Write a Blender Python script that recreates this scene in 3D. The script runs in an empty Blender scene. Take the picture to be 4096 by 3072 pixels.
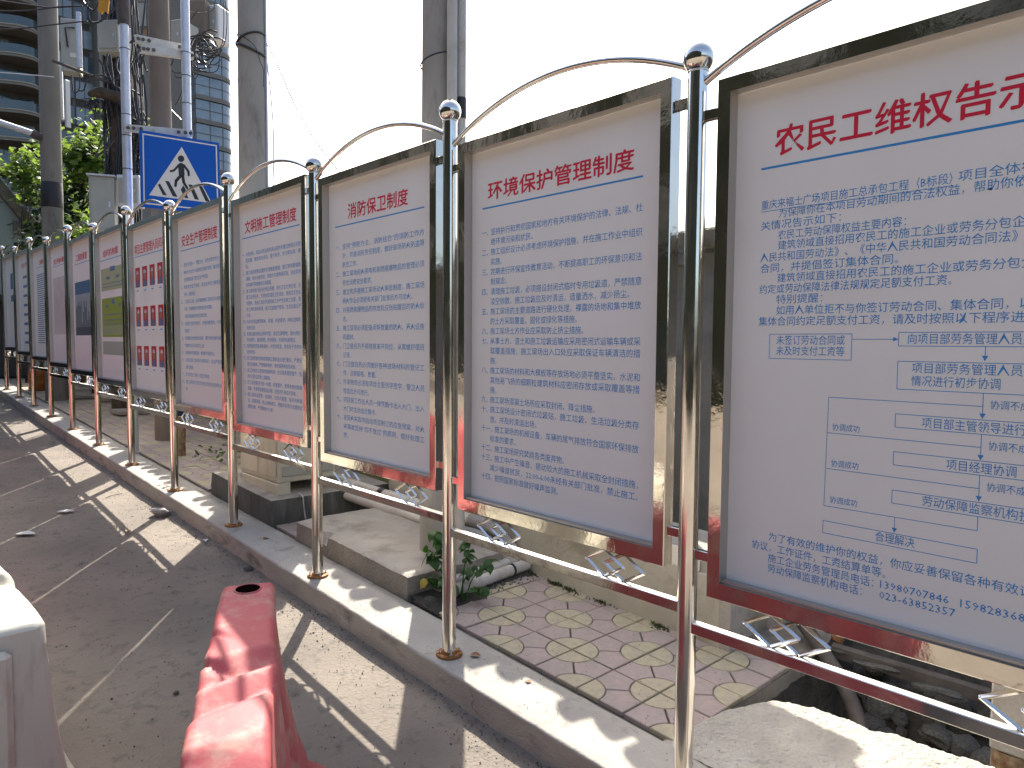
import bpy, math, random
from math import sin, cos, pi, radians, sqrt, atan2
from mathutils import Vector, Matrix
random.seed(7)
C = bpy.context.scene.collection
SC = bpy.context.scene
# ------------------------------------------------------------------ camera
YAW, PITCH, ROLL = 0.749730360, 0.0576795063, 0.00677940751
CAM = Vector((-2.03479428, -1.31185930, 1.54171059)); FPX = 2835.55
_f = Vector((sin(YAW)*cos(PITCH), cos(YAW)*cos(PITCH), -sin(PITCH)))
_r = Vector((cos(YAW), -sin(YAW), 0)); _u = _r.cross(_f)
_r2 = _r*cos(ROLL)+_u*sin(ROLL); _u2 = -_r*sin(ROLL)+_u*cos(ROLL)
cam = bpy.data.cameras.new('camera'); camo = bpy.data.objects.new('camera', cam); C.objects.link(camo)
camo.matrix_world = Matrix(((_r2.x,_u2.x,-_f.x,CAM.x),(_r2.y,_u2.y,-_f.y,CAM.y),(_r2.z,_u2.z,-_f.z,CAM.z),(0,0,0,1)))
cam.sensor_width = 36; cam.lens = FPX/4096*36; cam.clip_start = .05; cam.clip_end = 900
SC.camera = camo
# ------------------------------------------------------------------ sky, sun
SUN_AZ = math.atan2(.631, .776); SUN_EL = radians(44.0)
w = bpy.data.worlds.new('World'); SC.world = w; w.use_nodes = True
nt = w.node_tree; bg = nt.nodes['Background']
sky = nt.nodes.new('ShaderNodeTexSky'); sky.sky_type = 'NISHITA'; sky.sun_disc = False
sky.sun_elevation = SUN_EL; sky.sun_rotation = SUN_AZ
sky.air_density = 1.0; sky.dust_density = 6.0; sky.ozone_density = 1.0; sky.altitude = 200
nt.links.new(sky.outputs[0], bg.inputs[0]); bg.inputs[1].default_value = 0.15
sd = bpy.data.lights.new('sun', 'SUN'); sd.energy = 5.0; sd.angle = radians(.5); sd.color = (1, .93, .82)
so = bpy.data.objects.new('sun', sd); C.objects.link(so)
sv = Vector((cos(SUN_EL)*sin(SUN_AZ), cos(SUN_EL)*cos(SUN_AZ), sin(SUN_EL)))
so.rotation_euler = sv.to_track_quat('Z', 'Y').to_euler(); so.location = sv*50
SC.view_settings.view_transform = 'Standard'; SC.view_settings.look = 'None'
SC.view_settings.gamma = 1; SC.view_settings.exposure = 1.22; SC.view_settings.use_curve_mapping = False
SC.render.engine = 'CYCLES'; SC.cycles.max_bounces = 8; SC.cycles.sample_clamp_indirect = 6
SC.cycles.glossy_bounces = 5; SC.cycles.blur_glossy = .5

SL = 0.0443058
def G(y): return SL*y
# ------------------------------------------------------------------ materials
def mat(name, col, rough=.7, metal=0.0, var=None, vscale=6, bump=0, bscale=40, spec=.5, detail=6, trans=0, stretch=None, dirt=None, dscale=2, dthr=(.45,.62), coord='Object'):
    m = bpy.data.materials.new(name); m.use_nodes = True; n = m.node_tree.nodes; l = m.node_tree.links
    b = n['Principled BSDF']; b.inputs['Roughness'].default_value = rough; b.inputs['Metallic'].default_value = metal
    b.inputs['Specular IOR Level'].default_value = spec
    b.inputs['Base Color'].default_value = (*col, 1)
    if trans: b.inputs['Transmission Weight'].default_value = trans
    tc = n.new('ShaderNodeTexCoord'); src = tc.outputs[coord]
    if stretch:
        mp = n.new('ShaderNodeMapping'); mp.inputs['Scale'].default_value = stretch; l.new(src, mp.inputs[0]); src = mp.outputs[0]
    last = None
    if var:
        no = n.new('ShaderNodeTexNoise'); no.inputs['Scale'].default_value = vscale; no.inputs['Detail'].default_value = detail
        l.new(src, no.inputs['Vector']); cr = n.new('ShaderNodeValToRGB')
        cr.color_ramp.elements[0].position = .32; cr.color_ramp.elements[1].position = .68
        cr.color_ramp.elements[0].color = (*var, 1); cr.color_ramp.elements[1].color = (*col, 1)
        l.new(no.outputs[0], cr.inputs[0]); last = cr.outputs[0]
    if dirt:
        no = n.new('ShaderNodeTexNoise'); no.inputs['Scale'].default_value = dscale; no.inputs['Detail'].default_value = 10
        no.inputs['Roughness'].default_value = .65
        l.new(src, no.inputs['Vector']); mr = n.new('ShaderNodeMapRange'); mr.inputs[1].default_value = dthr[0]; mr.inputs[2].default_value = dthr[1]
        l.new(no.outputs[0], mr.inputs[0]); mx = n.new('ShaderNodeMix'); mx.data_type = 'RGBA'
        l.new(mr.outputs[0], mx.inputs[0])
        if last: l.new(last, mx.inputs[6])
        else: mx.inputs[6].default_value = (*col, 1)
        mx.inputs[7].default_value = (*dirt, 1); last = mx.outputs[2]
    if last: l.new(last, b.inputs['Base Color'])
    if bump:
        no = n.new('ShaderNodeTexNoise'); no.inputs['Scale'].default_value = bscale; no.inputs['Detail'].default_value = 8
        l.new(src, no.inputs['Vector']); bp = n.new('ShaderNodeBump'); bp.inputs['Strength'].default_value = 1; bp.inputs['Distance'].default_value = bump
        l.new(no.outputs[0], bp.inputs['Height']); l.new(bp.outputs[0], b.inputs['Normal'])
    return m
def smudge(m, lo, hi, scale, stretch=(1,1,1)):
    n = m.node_tree.nodes; l = m.node_tree.links; tc = n.new('ShaderNodeTexCoord'); mp = n.new('ShaderNodeMapping'); mp.inputs['Scale'].default_value = stretch
    no = n.new('ShaderNodeTexNoise'); no.inputs['Scale'].default_value = scale; no.inputs['Detail'].default_value = 9; no.inputs['Roughness'].default_value = .62
    mr = n.new('ShaderNodeMapRange'); mr.inputs[1].default_value = .38; mr.inputs[2].default_value = .68; mr.inputs[3].default_value = lo; mr.inputs[4].default_value = hi
    l.new(tc.outputs['Object'], mp.inputs[0]); l.new(mp.outputs[0], no.inputs['Vector']); l.new(no.outputs[0], mr.inputs[0]); l.new(mr.outputs[0], n['Principled BSDF'].inputs['Roughness'])
M = {}
def _road():
    m = mat('road_concrete', (.235,.202,.165), .92, var=(.165,.143,.118), vscale=1.6, detail=14, bump=.007, bscale=60, dirt=(.11,.098,.083), dscale=13, dthr=(.53,.72))
    return m
M['road'] = _road()
M['kerb'] = mat('kerb_concrete', (.39,.368,.325), .9, var=(.31,.292,.26), vscale=3.5, detail=12, bump=.004, bscale=45, dirt=(.20,.18,.155), dscale=9, dthr=(.58,.76))
M['kerb_side'] = mat('kerb_face_concrete', (.42,.375,.32), .93, var=(.31,.275,.235), vscale=3, detail=12, bump=.005, bscale=40, dirt=(.11,.095,.08), dscale=3, dthr=(.52,.75), stretch=(1,1,3))
M['mortar'] = mat('rough_mortar', (.42,.40,.35), .95, var=(.33,.31,.27), vscale=5, detail=12, bump=.012, bscale=60, dirt=(.3,.27,.22), dscale=12, dthr=(.62,.8))
M['pave_base'] = mat('pavement_bed', (.25,.225,.195), .95, var=(.16,.145,.125), vscale=8, detail=10, bump=.01, bscale=40)
M['pink'] = mat('pink_paving', (.40,.315,.295), .85, var=(.33,.275,.26), vscale=6, detail=10, bump=.0025, bscale=110, dirt=(.30,.28,.25), dscale=4, dthr=(.46,.70), coord='Generated')
M['yellow'] = mat('yellow_paving', (.44,.39,.27), .85, var=(.37,.33,.245), vscale=8, detail=10, bump=.0025, bscale=110, dirt=(.32,.29,.24), dscale=5, dthr=(.48,.72), coord='Generated')
M['steel'] = mat('polished_steel', (.82,.80,.76), .085, 1.0, var=(.66,.62,.56), vscale=9, bump=.0006, bscale=7, stretch=(1,1,.5))
M['steel_flat'] = mat('polished_steel_sheet', (.70,.67,.61), .07, 1.0, var=(.62,.58,.52), vscale=5, bump=.0022, bscale=6.5)
smudge(M['steel'], .06, .22, 14, (1,1,.35)); smudge(M['steel_flat'], .035, .13, 9)
M['panel'] = mat('board_vinyl', (.87,.86,.85), .45, var=(.84,.83,.82), vscale=3, spec=.35, bump=.0012, bscale=2.2)
smudge(M['panel'], .30, .55, 3)
M['lip'] = mat('aluminium_lip', (.55,.53,.50), .38, 1.0)
M['redink'] = mat('red_ink', (.66,.012,.05), .5); M['blueink'] = mat('blue_ink', (.032,.27,.66), .5)
M['rust'] = mat('rust_flange', (.36,.15,.03), .6, .3, var=(.16,.06,.015), vscale=30, bump=.002, bscale=90, dirt=(.5,.33,.1), dscale=14, dthr=(.6,.7))
M['bolt'] = mat('bolt_steel', (.5,.47,.4), .35, 1.0)
M['weld'] = mat('weld_bead', (.3,.27,.22), .5, 1.0, bump=.002, bscale=200)
M['redp'] = mat('faded_red_plastic', (.47,.12,.125), .58, var=(.43,.085,.095), vscale=5, bump=.0016, bscale=25, dirt=(.46,.36,.28), dscale=7, dthr=(.50,.76), detail=12, spec=.25)
M['whitep'] = mat('dirty_white_plastic', (.60,.58,.49), .52, var=(.50,.48,.40), vscale=3, bump=.002, bscale=16, dirt=(.30,.24,.17), dscale=7, dthr=(.52,.78), stretch=(1.6,1.6,.4))
M['hole'] = mat('hole_shade_black', (.004,.002,.002), 1, spec=0)
M['pole'] = mat('pole_concrete', (.34,.33,.305), .9, var=(.25,.24,.225), vscale=4, detail=10, bump=.003, bscale=60, dirt=(.14,.13,.115), dscale=5, dthr=(.55,.75), stretch=(1,1,.35))
M['pole_brown'] = mat('pole_brown', (.20,.17,.14), .9, var=(.155,.13,.11), vscale=5, bump=.003, bscale=60, stretch=(1,1,.3))
M['pvc'] = mat('grey_pvc', (.50,.48,.45), .5, var=(.42,.40,.37), vscale=7, dirt=(.24,.2,.15), dscale=4, dthr=(.55,.75), bump=.001)
M['black'] = mat('black_rubber', (.018,.018,.020), .45); M['wire'] = mat('wire_black', (.022,.022,.026), .35)
M['tape'] = mat('black_tape', (.012,.012,.014), .5, var=(.02,.02,.022), vscale=12)
M['galv'] = mat('galvanised_steel', (.62,.65,.72), .42, .45, var=(.52,.55,.62), vscale=15)
M['signblue'] = mat('sign_blue', (.001,.085,.44), .45, spec=.25); M['signwhite'] = mat('sign_white', (.66,.63,.60), .4); M['signblack'] = mat('sign_black', (.012,.016,.02), .5)
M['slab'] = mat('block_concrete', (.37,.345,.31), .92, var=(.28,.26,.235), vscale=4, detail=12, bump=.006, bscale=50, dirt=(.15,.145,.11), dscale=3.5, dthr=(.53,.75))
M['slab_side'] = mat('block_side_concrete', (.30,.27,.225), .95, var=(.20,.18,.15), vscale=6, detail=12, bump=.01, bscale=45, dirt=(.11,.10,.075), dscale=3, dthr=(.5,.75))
M['darkslab'] = mat('dark_plinth', (.115,.115,.105), .9, var=(.06,.062,.058), vscale=5, detail=12, bump=.006, bscale=40, stretch=(2.5,2.5,.5), dirt=(.20,.19,.165), dscale=4, dthr=(.56,.76))
M['cab'] = mat('cabinet_beige', (.60,.57,.47), .55, var=(.44,.41,.33), vscale=3, dirt=(.33,.29,.21), dscale=5, dthr=(.55,.8), stretch=(1,1,.5))
M['cabgrey'] = mat('cabinet_grey', (.36,.37,.33), .5, var=(.31,.32,.29), vscale=4)
M['wallbeige'] = mat('low_wall_render', (.42,.395,.33), .93, var=(.33,.31,.255), vscale=3, detail=12, bump=.004, bscale=35, dirt=(.17,.15,.09), dscale=2.2, dthr=(.5,.72))
M['mossy'] = mat('mossy_render', (.24,.21,.10), .95, var=(.12,.125,.05), vscale=3, detail=10, bump=.006, bscale=30, dirt=(.05,.055,.02), dscale=3, dthr=(.45,.7), stretch=(1,1,.4))
M['moss'] = mat('moss', (.07,.09,.02), .95, var=(.03,.045,.01), vscale=30, bump=.01, bscale=80)
M['greywall'] = mat('grey_house_wall', (.20,.20,.19), .93, var=(.145,.145,.14), vscale=2.5, detail=12, bump=.004, bscale=30, dirt=(.08,.08,.075), dscale=1.6, dthr=(.5,.75))
M['tileceramic'] = mat('white_wall_tile', (.62,.60,.54), .3, dirt=(.2,.17,.13), dscale=30, dthr=(.66,.74))
M['rooftile'] = mat('old_clay_roof', (.17,.155,.12), .95, var=(.09,.085,.07), vscale=7, detail=10, bump=.01, bscale=40, dirt=(.06,.075,.03), dscale=4, dthr=(.55,.75))
M['dirt'] = mat('pit_soil', (.055,.05,.042), .98, var=(.025,.023,.02), vscale=9, detail=12, bump=.04, bscale=18)
M['rock'] = mat('rubble', (.17,.165,.15), .93, var=(.08,.08,.075), vscale=8, detail=10, bump=.01, bscale=30)
M['brick'] = mat('brick_lump', (.30,.135,.05), .92, var=(.2,.09,.04), vscale=15, bump=.006)
M['ironold'] = mat('old_iron', (.12,.105,.095), .75, .3, var=(.07,.06,.055), vscale=12, bump=.003, bscale=40)
M['rustpole'] = mat('rusty_concrete_post', (.30,.24,.15), .9, var=(.13,.055,.025), vscale=22, detail=10, bump=.01, bscale=50)
M['blue'] = mat('dark_blue_sheet', (.014,.03,.10), .5); M['barrel'] = mat('orange_barrel', (.42,.14,.02), .55, var=(.30,.09,.015), vscale=10)
M['leafs'] = [mat('leaf_bright', (.15,.24,.035), .62, var=(.10,.18,.03), vscale=10), mat('leaf_mid', (.045,.115,.018), .62, var=(.03,.08,.014), vscale=10), mat('leaf_dark', (.018,.05,.013), .6), mat('leaf_plant', (.045,.12,.03), .45, var=(.03,.085,.022), vscale=25), mat('leaf_yellow', (.30,.24,.03), .5)]
for m_ in (M['leafs'][0], M['leafs'][1], M['leafs'][3]):      # thin leaves let sunlight through
    n_ = m_.node_tree.nodes; l_ = m_.node_tree.links; b_ = n_['Principled BSDF']; o_ = n_['Material Output']
    t_ = n_.new('ShaderNodeBsdfTranslucent'); t_.inputs[0].default_value = (.20,.31,.045,1) if m_ != M['leafs'][3] else (.07,.2,.02,1)
    mx_ = n_.new('ShaderNodeMixShader'); mx_.inputs[0].default_value = .4
    l_.new(b_.outputs[0], mx_.inputs[1]); l_.new(t_.outputs[0], mx_.inputs[2]); l_.new(mx_.outputs[0], o_.inputs[0])
M['bark'] = mat('bark', (.09,.07,.05), .95, var=(.04,.032,.025), vscale=12, bump=.02, bscale=25)
M['deadleaf'] = mat('dead_leaf', (.24,.09,.035), .7, var=(.13,.05,.02), vscale=20); M['paper'] = mat('scrap_paper', (.55,.56,.55), .6)
M['bag'] = mat('dirty_plastic_bag', (.36,.34,.32), .3, var=(.2,.17,.15), vscale=25)
M['towerwall'] = mat('tower_wall', (.20,.18,.155), .85, var=(.17,.15,.13), vscale=.4); M['towerband'] = mat('tower_band', (.24,.21,.17), .8)
M['towerlip'] = mat('tower_lip', (.42,.37,.29), .8)
M['towerdark'] = mat('tower_recess', (.035,.035,.035), .8); M['louvre'] = mat('louvre', (.12,.11,.10), .7)
M['glass'] = mat('window_glass', (.10,.15,.175), .08, 0, var=(.045,.065,.08), vscale=.35, spec=.9)
M['glasslight'] = mat('curtained_glass', (.30,.36,.39), .2, var=(.18,.24,.27), vscale=.5, spec=.9)
M['railglass'] = mat('rail_glass', (.055,.085,.09), .12, spec=.7)
M['shed'] = mat('pale_shed_wall', (.32,.37,.35), .6, var=(.22,.27,.25), vscale=1.2, detail=8, stretch=(1,1,.4)); M['sheddark'] = mat('shed_dark', (.03,.03,.03), .8)
M['orange'] = mat('orange_cloth', (.55,.25,.02), .7); M['foil'] = mat('antenna_white', (.55,.57,.58), .5)
M['facade'] = mat('street_facade_shaded', (.012,.013,.011), .95, var=(.006,.008,.006), vscale=.8, spec=.02); M['jacket'] = mat('photo_jacket', (.10,.17,.33), .6)  # facade near black: shade on the opposite fronts is put into the colour
M['photored'] = mat('photo_red', (.50,.012,.025), .5); M['skin'] = mat('photo_skin', (.36,.20,.14), .6); M['helmet'] = mat('photo_helmet', (.55,.55,.6), .5)
M['chartA'] = mat('chart_pale', (.40,.45,.27), .6); M['chartB'] = mat('chart_green', (.27,.36,.055), .6); M['chartC'] = mat('chart_dull', (.30,.38,.20), .6); M['chartD'] = mat('chart_grey', (.36,.42,.36), .6)
M['pic'] = mat('print_sky', (.07,.16,.29), .5); M['pic2'] = mat('print_haze', (.30,.37,.40), .5); M['pic3'] = mat('print_towers', (.07,.10,.12), .5)
M['ply'] = mat('stripe_white', (.6,.58,.5), .6); M['stripe_red'] = mat('stripe_red', (.5,.06,.05), .6)

# ------------------------------------------------------------------ mesh building
class MB:
    def __init__(s): s.v = []; s.f = []; s.m = []; s.sm = []
    def add(s, vs, fs, mi=0, smooth=False):
        o = len(s.v); s.v += [tuple(p) for p in vs]; s.f += [tuple(i+o for i in f) for f in fs]
        s.m += [mi]*len(fs); s.sm += [smooth]*len(fs)
    def box(s, a, b, mi=0, ch=0):
        x0,y0,z0 = a; x1,y1,z1 = b
        if ch:
            c = ch
            vs = []
            for z, k in ((z0,c),(z0+c,0),(z1-c,0),(z1,c)):
                vs += [(x0+k,y0+c if k else y0+c,z)] if 0 else []
                q = k
                vs += [(x0+q,y0+c+0*q,z),(x0+c,y0+q,z),(x1-c,y0+q,z),(x1-q,y0+c,z),(x1-q,y1-c,z),(x1-c,y1-q,z),(x0+c,y1-q,z),(x0+q,y1-c,z)]
            fs = [tuple(range(7,-1,-1)), tuple(range(24,32))]
            for r in range(3):
                for i in range(8): j = (i+1)%8; fs.append((r*8+i, r*8+j, r*8+8+j, r*8+8+i))
            s.add(vs, fs, mi); return
        s.add([(x0,y0,z0),(x1,y0,z0),(x1,y1,z0),(x0,y1,z0),(x0,y0,z1),(x1,y0,z1),(x1,y1,z1),(x0,y1,z1)],
              [(3,2,1,0),(4,5,6,7),(0,1,5,4),(1,2,6,5),(2,3,7,6),(3,0,4,7)], mi)
    def tube(s, pts, r, n=12, mi=0, smooth=True, caps=True, up=None):
        P = [Vector(p) for p in pts]; R = r if isinstance(r, (list, tuple)) else [r]*len(P)
        vs = []; t0 = (P[1]-P[0]).normalized(); ref = Vector(up) if up else (Vector((0,0,1)) if abs(t0.z) < .9 else Vector((1,0,0)))
        a = (ref - t0*ref.dot(t0)).normalized()
        for i, p in enumerate(P):
            t = (P[min(i+1,len(P)-1)]-P[max(i-1,0)])
            if t.length < 1e-9: t = t0
            t = t.normalized(); a = (a - t*a.dot(t)).normalized(); b = t.cross(a)
            for k in range(n):
                an = 2*pi*k/n; vs.append(p + (a*cos(an)+b*sin(an))*R[i])
        fs = []
        for i in range(len(P)-1):
            for k in range(n): j = (k+1)%n; fs.append((i*n+k, i*n+j, (i+1)*n+j, (i+1)*n+k))
        s.add(vs, fs, mi, smooth)
        if caps: s.add(vs[:n], [tuple(range(n-1,-1,-1))], mi); s.add(vs[-n:], [tuple(range(n))], mi)
    def lathe(s, prof, c=(0,0,0), n=24, mi=0, smooth=True):
        vs = []; cx,cy,cz = c
        for r, z in prof:
            for k in range(n): an = 2*pi*k/n; vs.append((cx+r*cos(an), cy+r*sin(an), cz+z))
        fs = [(i*n+k, i*n+(k+1)%n, (i+1)*n+(k+1)%n, (i+1)*n+k) for i in range(len(prof)-1) for k in range(n)]
        s.add(vs, fs, mi, smooth)
        if prof[0][0] > 1e-6: s.add(vs[:n], [tuple(range(n-1,-1,-1))], mi)
        if prof[-1][0] > 1e-6: s.add(vs[-n:], [tuple(range(n))], mi)
    def prism(s, poly, h0, h1, mi=0, fn=None):
        fn = fn or (lambda u, v, h: (u, v, h)); n = len(poly)
        vs = [fn(u, v, h0) for u, v in poly]+[fn(u, v, h1) for u, v in poly]
        s.add(vs, [tuple(range(n-1,-1,-1)), tuple(range(n, 2*n))]+[(i, (i+1)%n, (i+1)%n+n, i+n) for i in range(n)], mi)
    def mesh(s, name, mats):
        me = bpy.data.meshes.new(name); me.from_pydata(s.v, [], s.f)
        for m in (mats if isinstance(mats, (list, tuple)) else [mats]): me.materials.append(m)
        me.polygons.foreach_set('material_index', s.m); me.polygons.foreach_set('use_smooth', s.sm); me.update()
        return me
    def obj(s, name, mats, parent=None, loc=None):
        return link(name, s.mesh(name, mats), parent, loc)
def link(name, me, parent=None, loc=None):
    o = bpy.data.objects.new(name, me); C.objects.link(o)
    if parent: o.parent = parent
    if loc is not None: o.location = loc
    return o
def tag(o, label, cat, group=None, kind=None):
    if label: o['label'] = label
    if cat: o['category'] = cat
    if group: o['group'] = group
    if kind: o['kind'] = kind
    return o
def thing(name, label, cat, loc=(0,0,0), group=None, rz=0):
    o = bpy.data.objects.new(name, None); C.objects.link(o); o.location = loc; o.rotation_euler.z = rz; o.empty_display_size = .1
    return tag(o, label, cat, group)
def struct(o): o['kind'] = 'structure'; return o
def one(name, fn, mats, parent=None, loc=None):
    b = MB(); fn(b); return b.obj(name, mats, parent, loc)
def smoothpts(pts, n=6):
    P = [Vector(p) for p in pts]; out = []
    for i in range(len(P)-1):
        p0 = P[max(i-1,0)]; p1 = P[i]; p2 = P[i+1]; p3 = P[min(i+2,len(P)-1)]
        for k in range(n):
            t = k/n; out.append(.5*((2*p1)+(p2-p0)*t+(2*p0-5*p1+4*p2-p3)*t*t+(3*p1-3*p2-p0+p3)*t**3 if 1 else p1))
    out.append(P[-1]); return out
def at(x, y, d):           # a point at distance d in front of where the photo was taken
    v = _f + _r2*((x-2048)/FPX) - _u2*((y-1536)/FPX); return CAM + v*d
random_state = random.Random(11)
def noise2(x, y, s=1.0):
    from mathutils import noise
    return noise.noise(Vector((x*s, y*s, 3.1)))

# ------------------------------------------------------------------ the ground
def road():
    b = MB(); ys = [-40,-8,-3]+[-2.5+.1*i for i in range(0,96)]+[7.5,8.5,10,12,14,16.5,20,40,120]
    xs = [-60,-20,-6,-3.5]+[-2.6+.1*i for i in range(0,25)]+[-.15,-.098]
    for y in ys:
        for x in xs:
            z = G(y)-.135+(.006*noise2(x,y,1.7)+.004*noise2(x,y,6) if -2.6<=x<-.11 and -2.5<=y<=7 else 0)
            if x > -.3 and -3 < y < 17: z += .014*max(0,(x+.25)/.15)*(.5+.8*abs(noise2(x,y,5)))
            b.v.append((x,y,z))
    n = len(xs)
    for j in range(len(ys)-1):
        for i in range(n-1): b.f.append((j*n+i, j*n+i+1, (j+1)*n+i+1, (j+1)*n+i)); b.m.append(0); b.sm.append(True)
    return struct(b.obj('road', M['road']))
road()
def kerb():
    b = MB(); Y0, Y1, st = -4.0, 16.6, .06; n = int((Y1-Y0)/st)
    prof = [(-.103,-.22),(-.101,-.012),(-.097,-.003),(-.088,0),(-.03,.001),(.06,.002),(.15,.001),(.205,-.001),(.216,-.012),(.216,-.2)]
    for j in range(n+1):
        y = Y0+j*st
        for i,(x,z) in enumerate(prof):
            e = .0045*noise2(y,i*.3,9)+.006*noise2(y,0,1.5)
            b.v.append((x+e, y, G(y)+z+(.0035*noise2(x,y,14) if i>1 else 0)))
    m = len(prof)
    for j in range(n):
        for i in range(m-1):
            b.f.append((j*m+i, j*m+i+1, (j+1)*m+i+1, (j+1)*m+i)[::-1]); b.m.append(1 if i<1 else 0); b.sm.append(i not in (0,8))
    b.f.append(tuple(range(m))); b.m.append(1); b.sm.append(False)
    return struct(b.obj('kerb', [M['kerb'], M['kerb_side']]))
kerb_o = kerb()
def slopeplate(b, x0, x1, y0, y1, dz, th=.1, mi=0):
    b.add([(x0,y0,G(y0)+dz-th),(x1,y0,G(y0)+dz-th),(x1,y1,G(y1)+dz-th),(x0,y1,G(y1)+dz-th),(x0,y0,G(y0)+dz),(x1,y0,G(y0)+dz),(x1,y1,G(y1)+dz),(x0,y1,G(y1)+dz)],
          [(3,2,1,0),(4,5,6,7),(0,1,5,4),(1,2,6,5),(2,3,7,6),(3,0,4,7)], mi)
pb = MB()
slopeplate(pb, .214, 40, .20, 60, -.030, .12)
slopeplate(pb, .214, .60, -8, .198, -.034, .12)
slopeplate(pb, 1.95, 40, -8, .198, -.030, .6)
slopeplate(pb, .60, 1.95, -8, -1.6, -.034, .12)
pavement = struct(pb.obj('pavement', M['pave_base']))
tb = [MB(), MB()]
T = .2585
def arc(cx, cy, r, a0, a1, n=7): return [(cx+r*cos(a0+(a1-a0)*i/n), cy+r*sin(a0+(a1-a0)*i/n)) for i in range(n+1)]
def tilepiece(b, poly, mi):
    cx = sum(p[0] for p in poly)/len(poly); cy = sum(p[1] for p in poly)/len(poly)
    out = []
    for x, y in poly:
        d = sqrt((x-cx)**2+(y-cy)**2); k = 1-.0042/d; out.append((cx+(x-cx)*k, cy+(y-cy)*k))
    n = len(poly); vs = [(x,y,-.02) for x,y in poly]+[(x,y,-.0035) for x,y in poly]+[(x,y,0) for x,y in out]
    fs = [tuple(range(2*n,3*n))]
    for i in range(n): j = (i+1)%n; fs += [(i,j,j+n,i+n),(i+n,j+n,j+2*n,i+2*n)]
    b.add(vs, fs, mi)
g = .0035; R = .122
for q in (0, 1):
    L = T-2*g; fx = (lambda x: x) if q == 0 else (lambda x: T-x)
    def P(poly):
        pp = [(fx(x),y) for x,y in poly]
        return pp if q == 0 else pp[::-1]
    tilepiece(tb[q], P([(g,g)]+arc(g,g,R,0,pi/2)), 1)
    tilepiece(tb[q], P([(T-g,T-g)]+arc(T-g,T-g,R,pi,1.5*pi)), 1)
    e = .0025; c1 = R+.0035
    A = arc(g,g,c1,0.0,pi/4-.03); B_ = arc(T-g,T-g,c1,1.25*pi+.03,1.5*pi)
    tilepiece(tb[q], P([(g+c1,g)]+[(T-g,g)]+[(T-g,T-g-c1)]+B_[::-1][1:]+A[::-1][:-1]), 0)
    A = arc(g,g,c1,pi/4+.03,pi/2); B_ = arc(T-g,T-g,c1,pi,1.25*pi-.03)
    tilepiece(tb[q], P([(g,g+c1)]+A[::-1][1:]+B_[::-1][:-1]+[(T-g-c1,T-g)]+[(g,T-g)]), 0)
tilemesh = [tb[q].mesh('paving_tile', [M['pink'], M['yellow']]) for q in (0,1)]
rt = random.Random(3)
ntile = 0
for j in range(0, 56):
    for i in range(-1, 7):
        x = .2515+T*i; y = .1985+T*j
        if y < 1.99:
            if i > 3 or i < 0: continue
        elif y < 3.3:
            if i > 2 or i < 0 or y > 1.95: continue
        elif y < 3.75:
            if i > 2 or i < 0: continue
        elif y < 4.9:
            if i < 3 or i > 4: continue
        elif i < 0: continue
        if ntile >= 299: continue
        q = 0 if (i+j)%2 == 0 else 1
        o = link('paving_tile', tilemesh[q], pavement, (x, y, G(y)-.004+rt.uniform(-.0035,.0015)))
        o.rotation_euler = (SL+rt.uniform(-.004,.004), rt.uniform(-.006,.006), rt.uniform(-.004,.004)); ntile += 1
M['crackm'] = mat('crack_dark', (.05,.045,.038), .95)
def crack(pts, w0, seed, onface=True):
    rr = random.Random(seed); P = smoothpts([(0,a,b) for a,b in pts], 8); b = MB(); vs = []
    for i, p in enumerate(P):
        jy, jz = rr.gauss(0,.0025), rr.gauss(0,.0025); w = w0*(.35+.9*rr.random())
        if onface: vs += [(-.1065+.004*noise2(p.y,0,9), p.y+jy-w, p.z+jz), (-.1065+.004*noise2(p.y,0,9), p.y+jy+w, p.z+jz)]
        else: vs += [(p.z+jz-w, p.y+jy, G(p.y)+.0045), (p.z+jz+w, p.y+jy, G(p.y)+.0045)]
    b.add(vs, [(2*i,2*i+1,2*i+3,2*i+2) for i in range(len(P)-1)]); b.obj('crack', M['crackm'], kerb_o)
crack([(1.02,.035),(.99,-.01),(1.0,-.04),(.95,-.075)], .0016, 1); crack([(.97,-.05),(.90,-.08),(.86,-.11)], .0012, 2); crack([(3.35,.14),(3.34,.08),(3.36,.02)], .0012, 3); crack([(2.05,.085),(2.06,.04),(2.04,-.03)], .0010, 4)
crack([(5.9,.255),(5.91,.2),(5.89,.14)], .0016, 5)
crack([(.62,-.09),(.60,0),(.66,.08),(.64,.19)], .0010, 6, False); crack([(2.30,-.09),(2.33,.02),(2.28,.10)], .0008, 7, False)
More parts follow.
